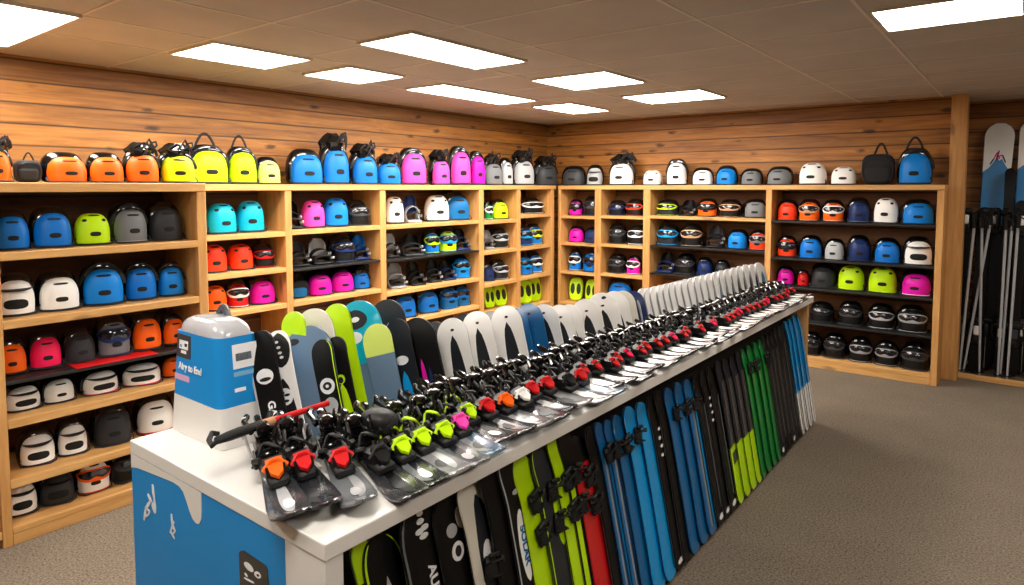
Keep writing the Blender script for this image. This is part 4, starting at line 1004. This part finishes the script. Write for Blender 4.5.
    if des in ('binds', 'redtop', 'limeside', 'limestripe', 'rocker', 'stripes') or (c == 'gn' and i % 2):
        for s_, x in (((.80, .0), (.66, .01)) if kd == SB else ((.84, 0.),)):
            if des == 'rocker' and s_ > .7: continue
            o = obj('binding', BINDM, BLK, t); o.location = (x, pr[2](s_)-th_/2-.001, s_*L); o.rotation_euler = (0, .2*(-1)**i, 0); o.scale = (.75, .6, .62)

# ------------------------------------------------------------------ skis standing in the alcove
def tall(px, pyb, pyt, w, yb, name, label, two, mats, graphic):
    b = on(px, pyb, 1, yb)
    ln = .10 if yb > 8 else .06
    top = on(px, pyt, 1, yb+ln)
    L = round((top.z-.03)*1.0, 2)
    t = empty(name, label, 'ski', (b.x, yb, .03), (-math.atan2(ln, L), .035 if yb > 8 else .01, random.uniform(-.06, .06)), group='skis standing in the alcove')
    pr = get_plank(L, w, .016, .05, .9, split=two, waist=.86, bendfrom=.86, pointed=.55)
    obj('board', pr[0], mats+[mat('edge_grey', (84, 86, 90), .3, .5)], t)
    return t, L, pr
BM2 = mat('ski_base_blue', (0, 132, 205), .35, 0, .1, .3, 5)
pst = struct('baseboard_alcove', MB().box(-.47, 2.9, 7.66, 7.70, 0, .05, .004), W_X)
bx = MB()
bx.box(-.06, .06, -.05, 0, -.14, .12, .015); bx.tube([(-.07, -.03, .06), (-.06, -.1, .08), (0, -.12, .09), (.06, -.1, .08), (.07, -.03, .06)], .02, 7); bx.box(-.03, .03, -.11, -.05, -.1, -.02, .012); bx.tube([(.05, -.04, -.1), (.1, -.08, -.04), (.09, -.1, .06)], .012, 6); bx.tube([(-.05, -.04, -.1), (-.1, -.08, -.02), (-.1, -.09, .08)], .012, 6)
BX = bx.mesh('binding')
bw = MB().box(-.035, .035, -.135, -.1, -.04, .05, .01).mesh('binding_cap')
spec = [(958, 367, 212, .12, 'bk'), (975, 367, 207, .12, 'bk'), (979, 369, 123, .25, 'tip'), (999, 366, 168, .09, 'bk'), (1012, 368, 200, .10, 'bk'), (1014, 369, 118, .25, 'tip'), (1041, 369, 190, .13, 'bk')]
LBT = ['short black ski standing first from the pine post', 'short black ski standing second from the pine post', 'tall ski with white tip and blue peaks beside short black skis', 'black ski standing between the two white-tipped skis', 'dark ski standing close behind the outer white-tipped ski', 'tall ski with white tip at the photo edge', 'black ski standing beyond the photo edge']
for k, (px, pb, pt, w, c) in enumerate(spec):
    if c == 'tip':
        t, L, pr = tall(px, pb, pt, w, 8.09, 'ski', LBT[k], .58, [S('bk'), BM2], True)
        put_inlay(t, L, pr, .016, S('wh'), .80, .997, 'band', .985, 0, 'tip').__setitem__('label', 'white tip')
        mb = MB(); hw_, yy_ = pr[1], pr[2]
        pk = [(-.98, .795), (-.98, .80), (-.6, .815), (-.25, .84), (-.05, .862), (.1, .845), (.3, .852), (.6, .825), (.98, .80), (.98, .795)]
        mb.prism([(a*hw_(s_)*.99, yy_(s_)-.0110, s_*L) for a, s_ in pk], (0, .0012, 0)); obj('peak_graphic', mb, BM2, t)
        for (a0, s0), (a1, s1), m in (((-.3, .85), (-.05, .878), 'rp'), ((-.05, .878), (.12, .852), 'mg'), ((.05, .862), (.32, .868), 'rp'), ((.3, .868), (.55, .838), 'nv'), ((-.5, .83), (-.3, .85), 'nv'), ((-.08, .85), (.05, .885), 'nv')):
            q = MB().tube([(a0*hw_(s0), yy_(s0)-.012, s0*L), (a1*hw_(s1), yy_(s1)-.012, s1*L)], .006, 6); obj('peak_outline', q, P(m), t)
        for x, h in ((-.06, .06), (-.03, .1), (.0, .05), (.03, .11), (.06, .08)):
            obj('tree_graphic', MB().prism([(x-.014, -.0095, .585*L), (x+.014, -.0095, .585*L), (x+.010, -.0095, .585*L+h), (x, -.0095, .585*L+h*1.5), (x-.010, -.0095, .585*L+h)], (0, .001, 0)), P('nv'), t)
        sb_ = (.575, .16)
    else:
        t, L, pr = tall(px, pb, pt, w, 7.92, 'ski', LBT[k], None, [S('bk')], False)
        put_inlay(t, L, pr, .016, P('gr'), .03, .3, 'band', .05, .07, 'stripe')
        sb_ = (.86, .22)
    for n_, z in enumerate((1.5, .42)):
        s_ = z/L
        if s_ > .98: s_ = .93
        o = obj('binding', BX, BLK, t); o.location = (0, pr[2](s_)-.009, s_*L); o.scale = (.72 if w < .2 else 1.1, 1, 1)
        q = obj('binding_cap', bw, P('wh' if (k+n_) % 2 == 0 else 'dg'), o)
for k, (p0, p1) in enumerate((((963, 335), (974, 228)), ((980, 335), (982, 228)), ((969, 340), (990, 225)), ((1000, 335), (1006, 230)), ((1010, 338), (1018, 228)), ((1003, 340), (1012, 226)))):
    yy0 = 7.725 + .02*(k % 3)
    A = on(*p0, 1, yy0); B = on(*p1, 1, yy0)
    A2 = A-(B-A)*(A.z-.01)/(B.z-A.z)
    t = empty('ski_pole', 'silver ski pole with black grip standing before the tall skis, %s from the pine post' % ordinal(k+1), 'ski pole', A2, group='poles standing in the alcove')
    r = lambda p: p-A2
    obj('shaft', MB().tube([r(A2), r(A), r(B)], [.008, .011, .012], 8), P('lg'), t)
    obj('grip', MB().tube([r(B), r(B)+Vector((0, 0, .05)), r(B)+Vector((.004, -.01, .11)), r(B)+Vector((.004, -.02, .14))], [.016, .02, .02, .024], 8), BLK, t)
    obj('basket', MB().tube([r(A2+(B-A)*.03)+Vector((.035*math.cos(2*PI*j/12), .035*math.sin(2*PI*j/12), .03)) for j in range(13)], .006, 5), BLK, t)
    obj('wrist_strap', MB().tube([r(B)+Vector((.0, -.02, .12)), r(B)+Vector((.05, -.05, .08)), r(B)+Vector((.05, -.05, 0)), r(B)+Vector((.01, -.03, .02))], .007, 6), STRAP, t)

# ------------------------------------------------------------------ world and colour
w = bpy.data.worlds.new('world'); sc.world = w; w.use_nodes = True
w.node_tree.nodes['Background'].inputs[0].default_value = (.02, .018, .016, 1); w.node_tree.nodes['Background'].inputs[1].default_value = 1
vs = sc.view_settings; vs.view_transform = 'Standard'; vs.look = 'None'; vs.gamma = 1; vs.use_curve_mapping = False
vs.exposure = .98
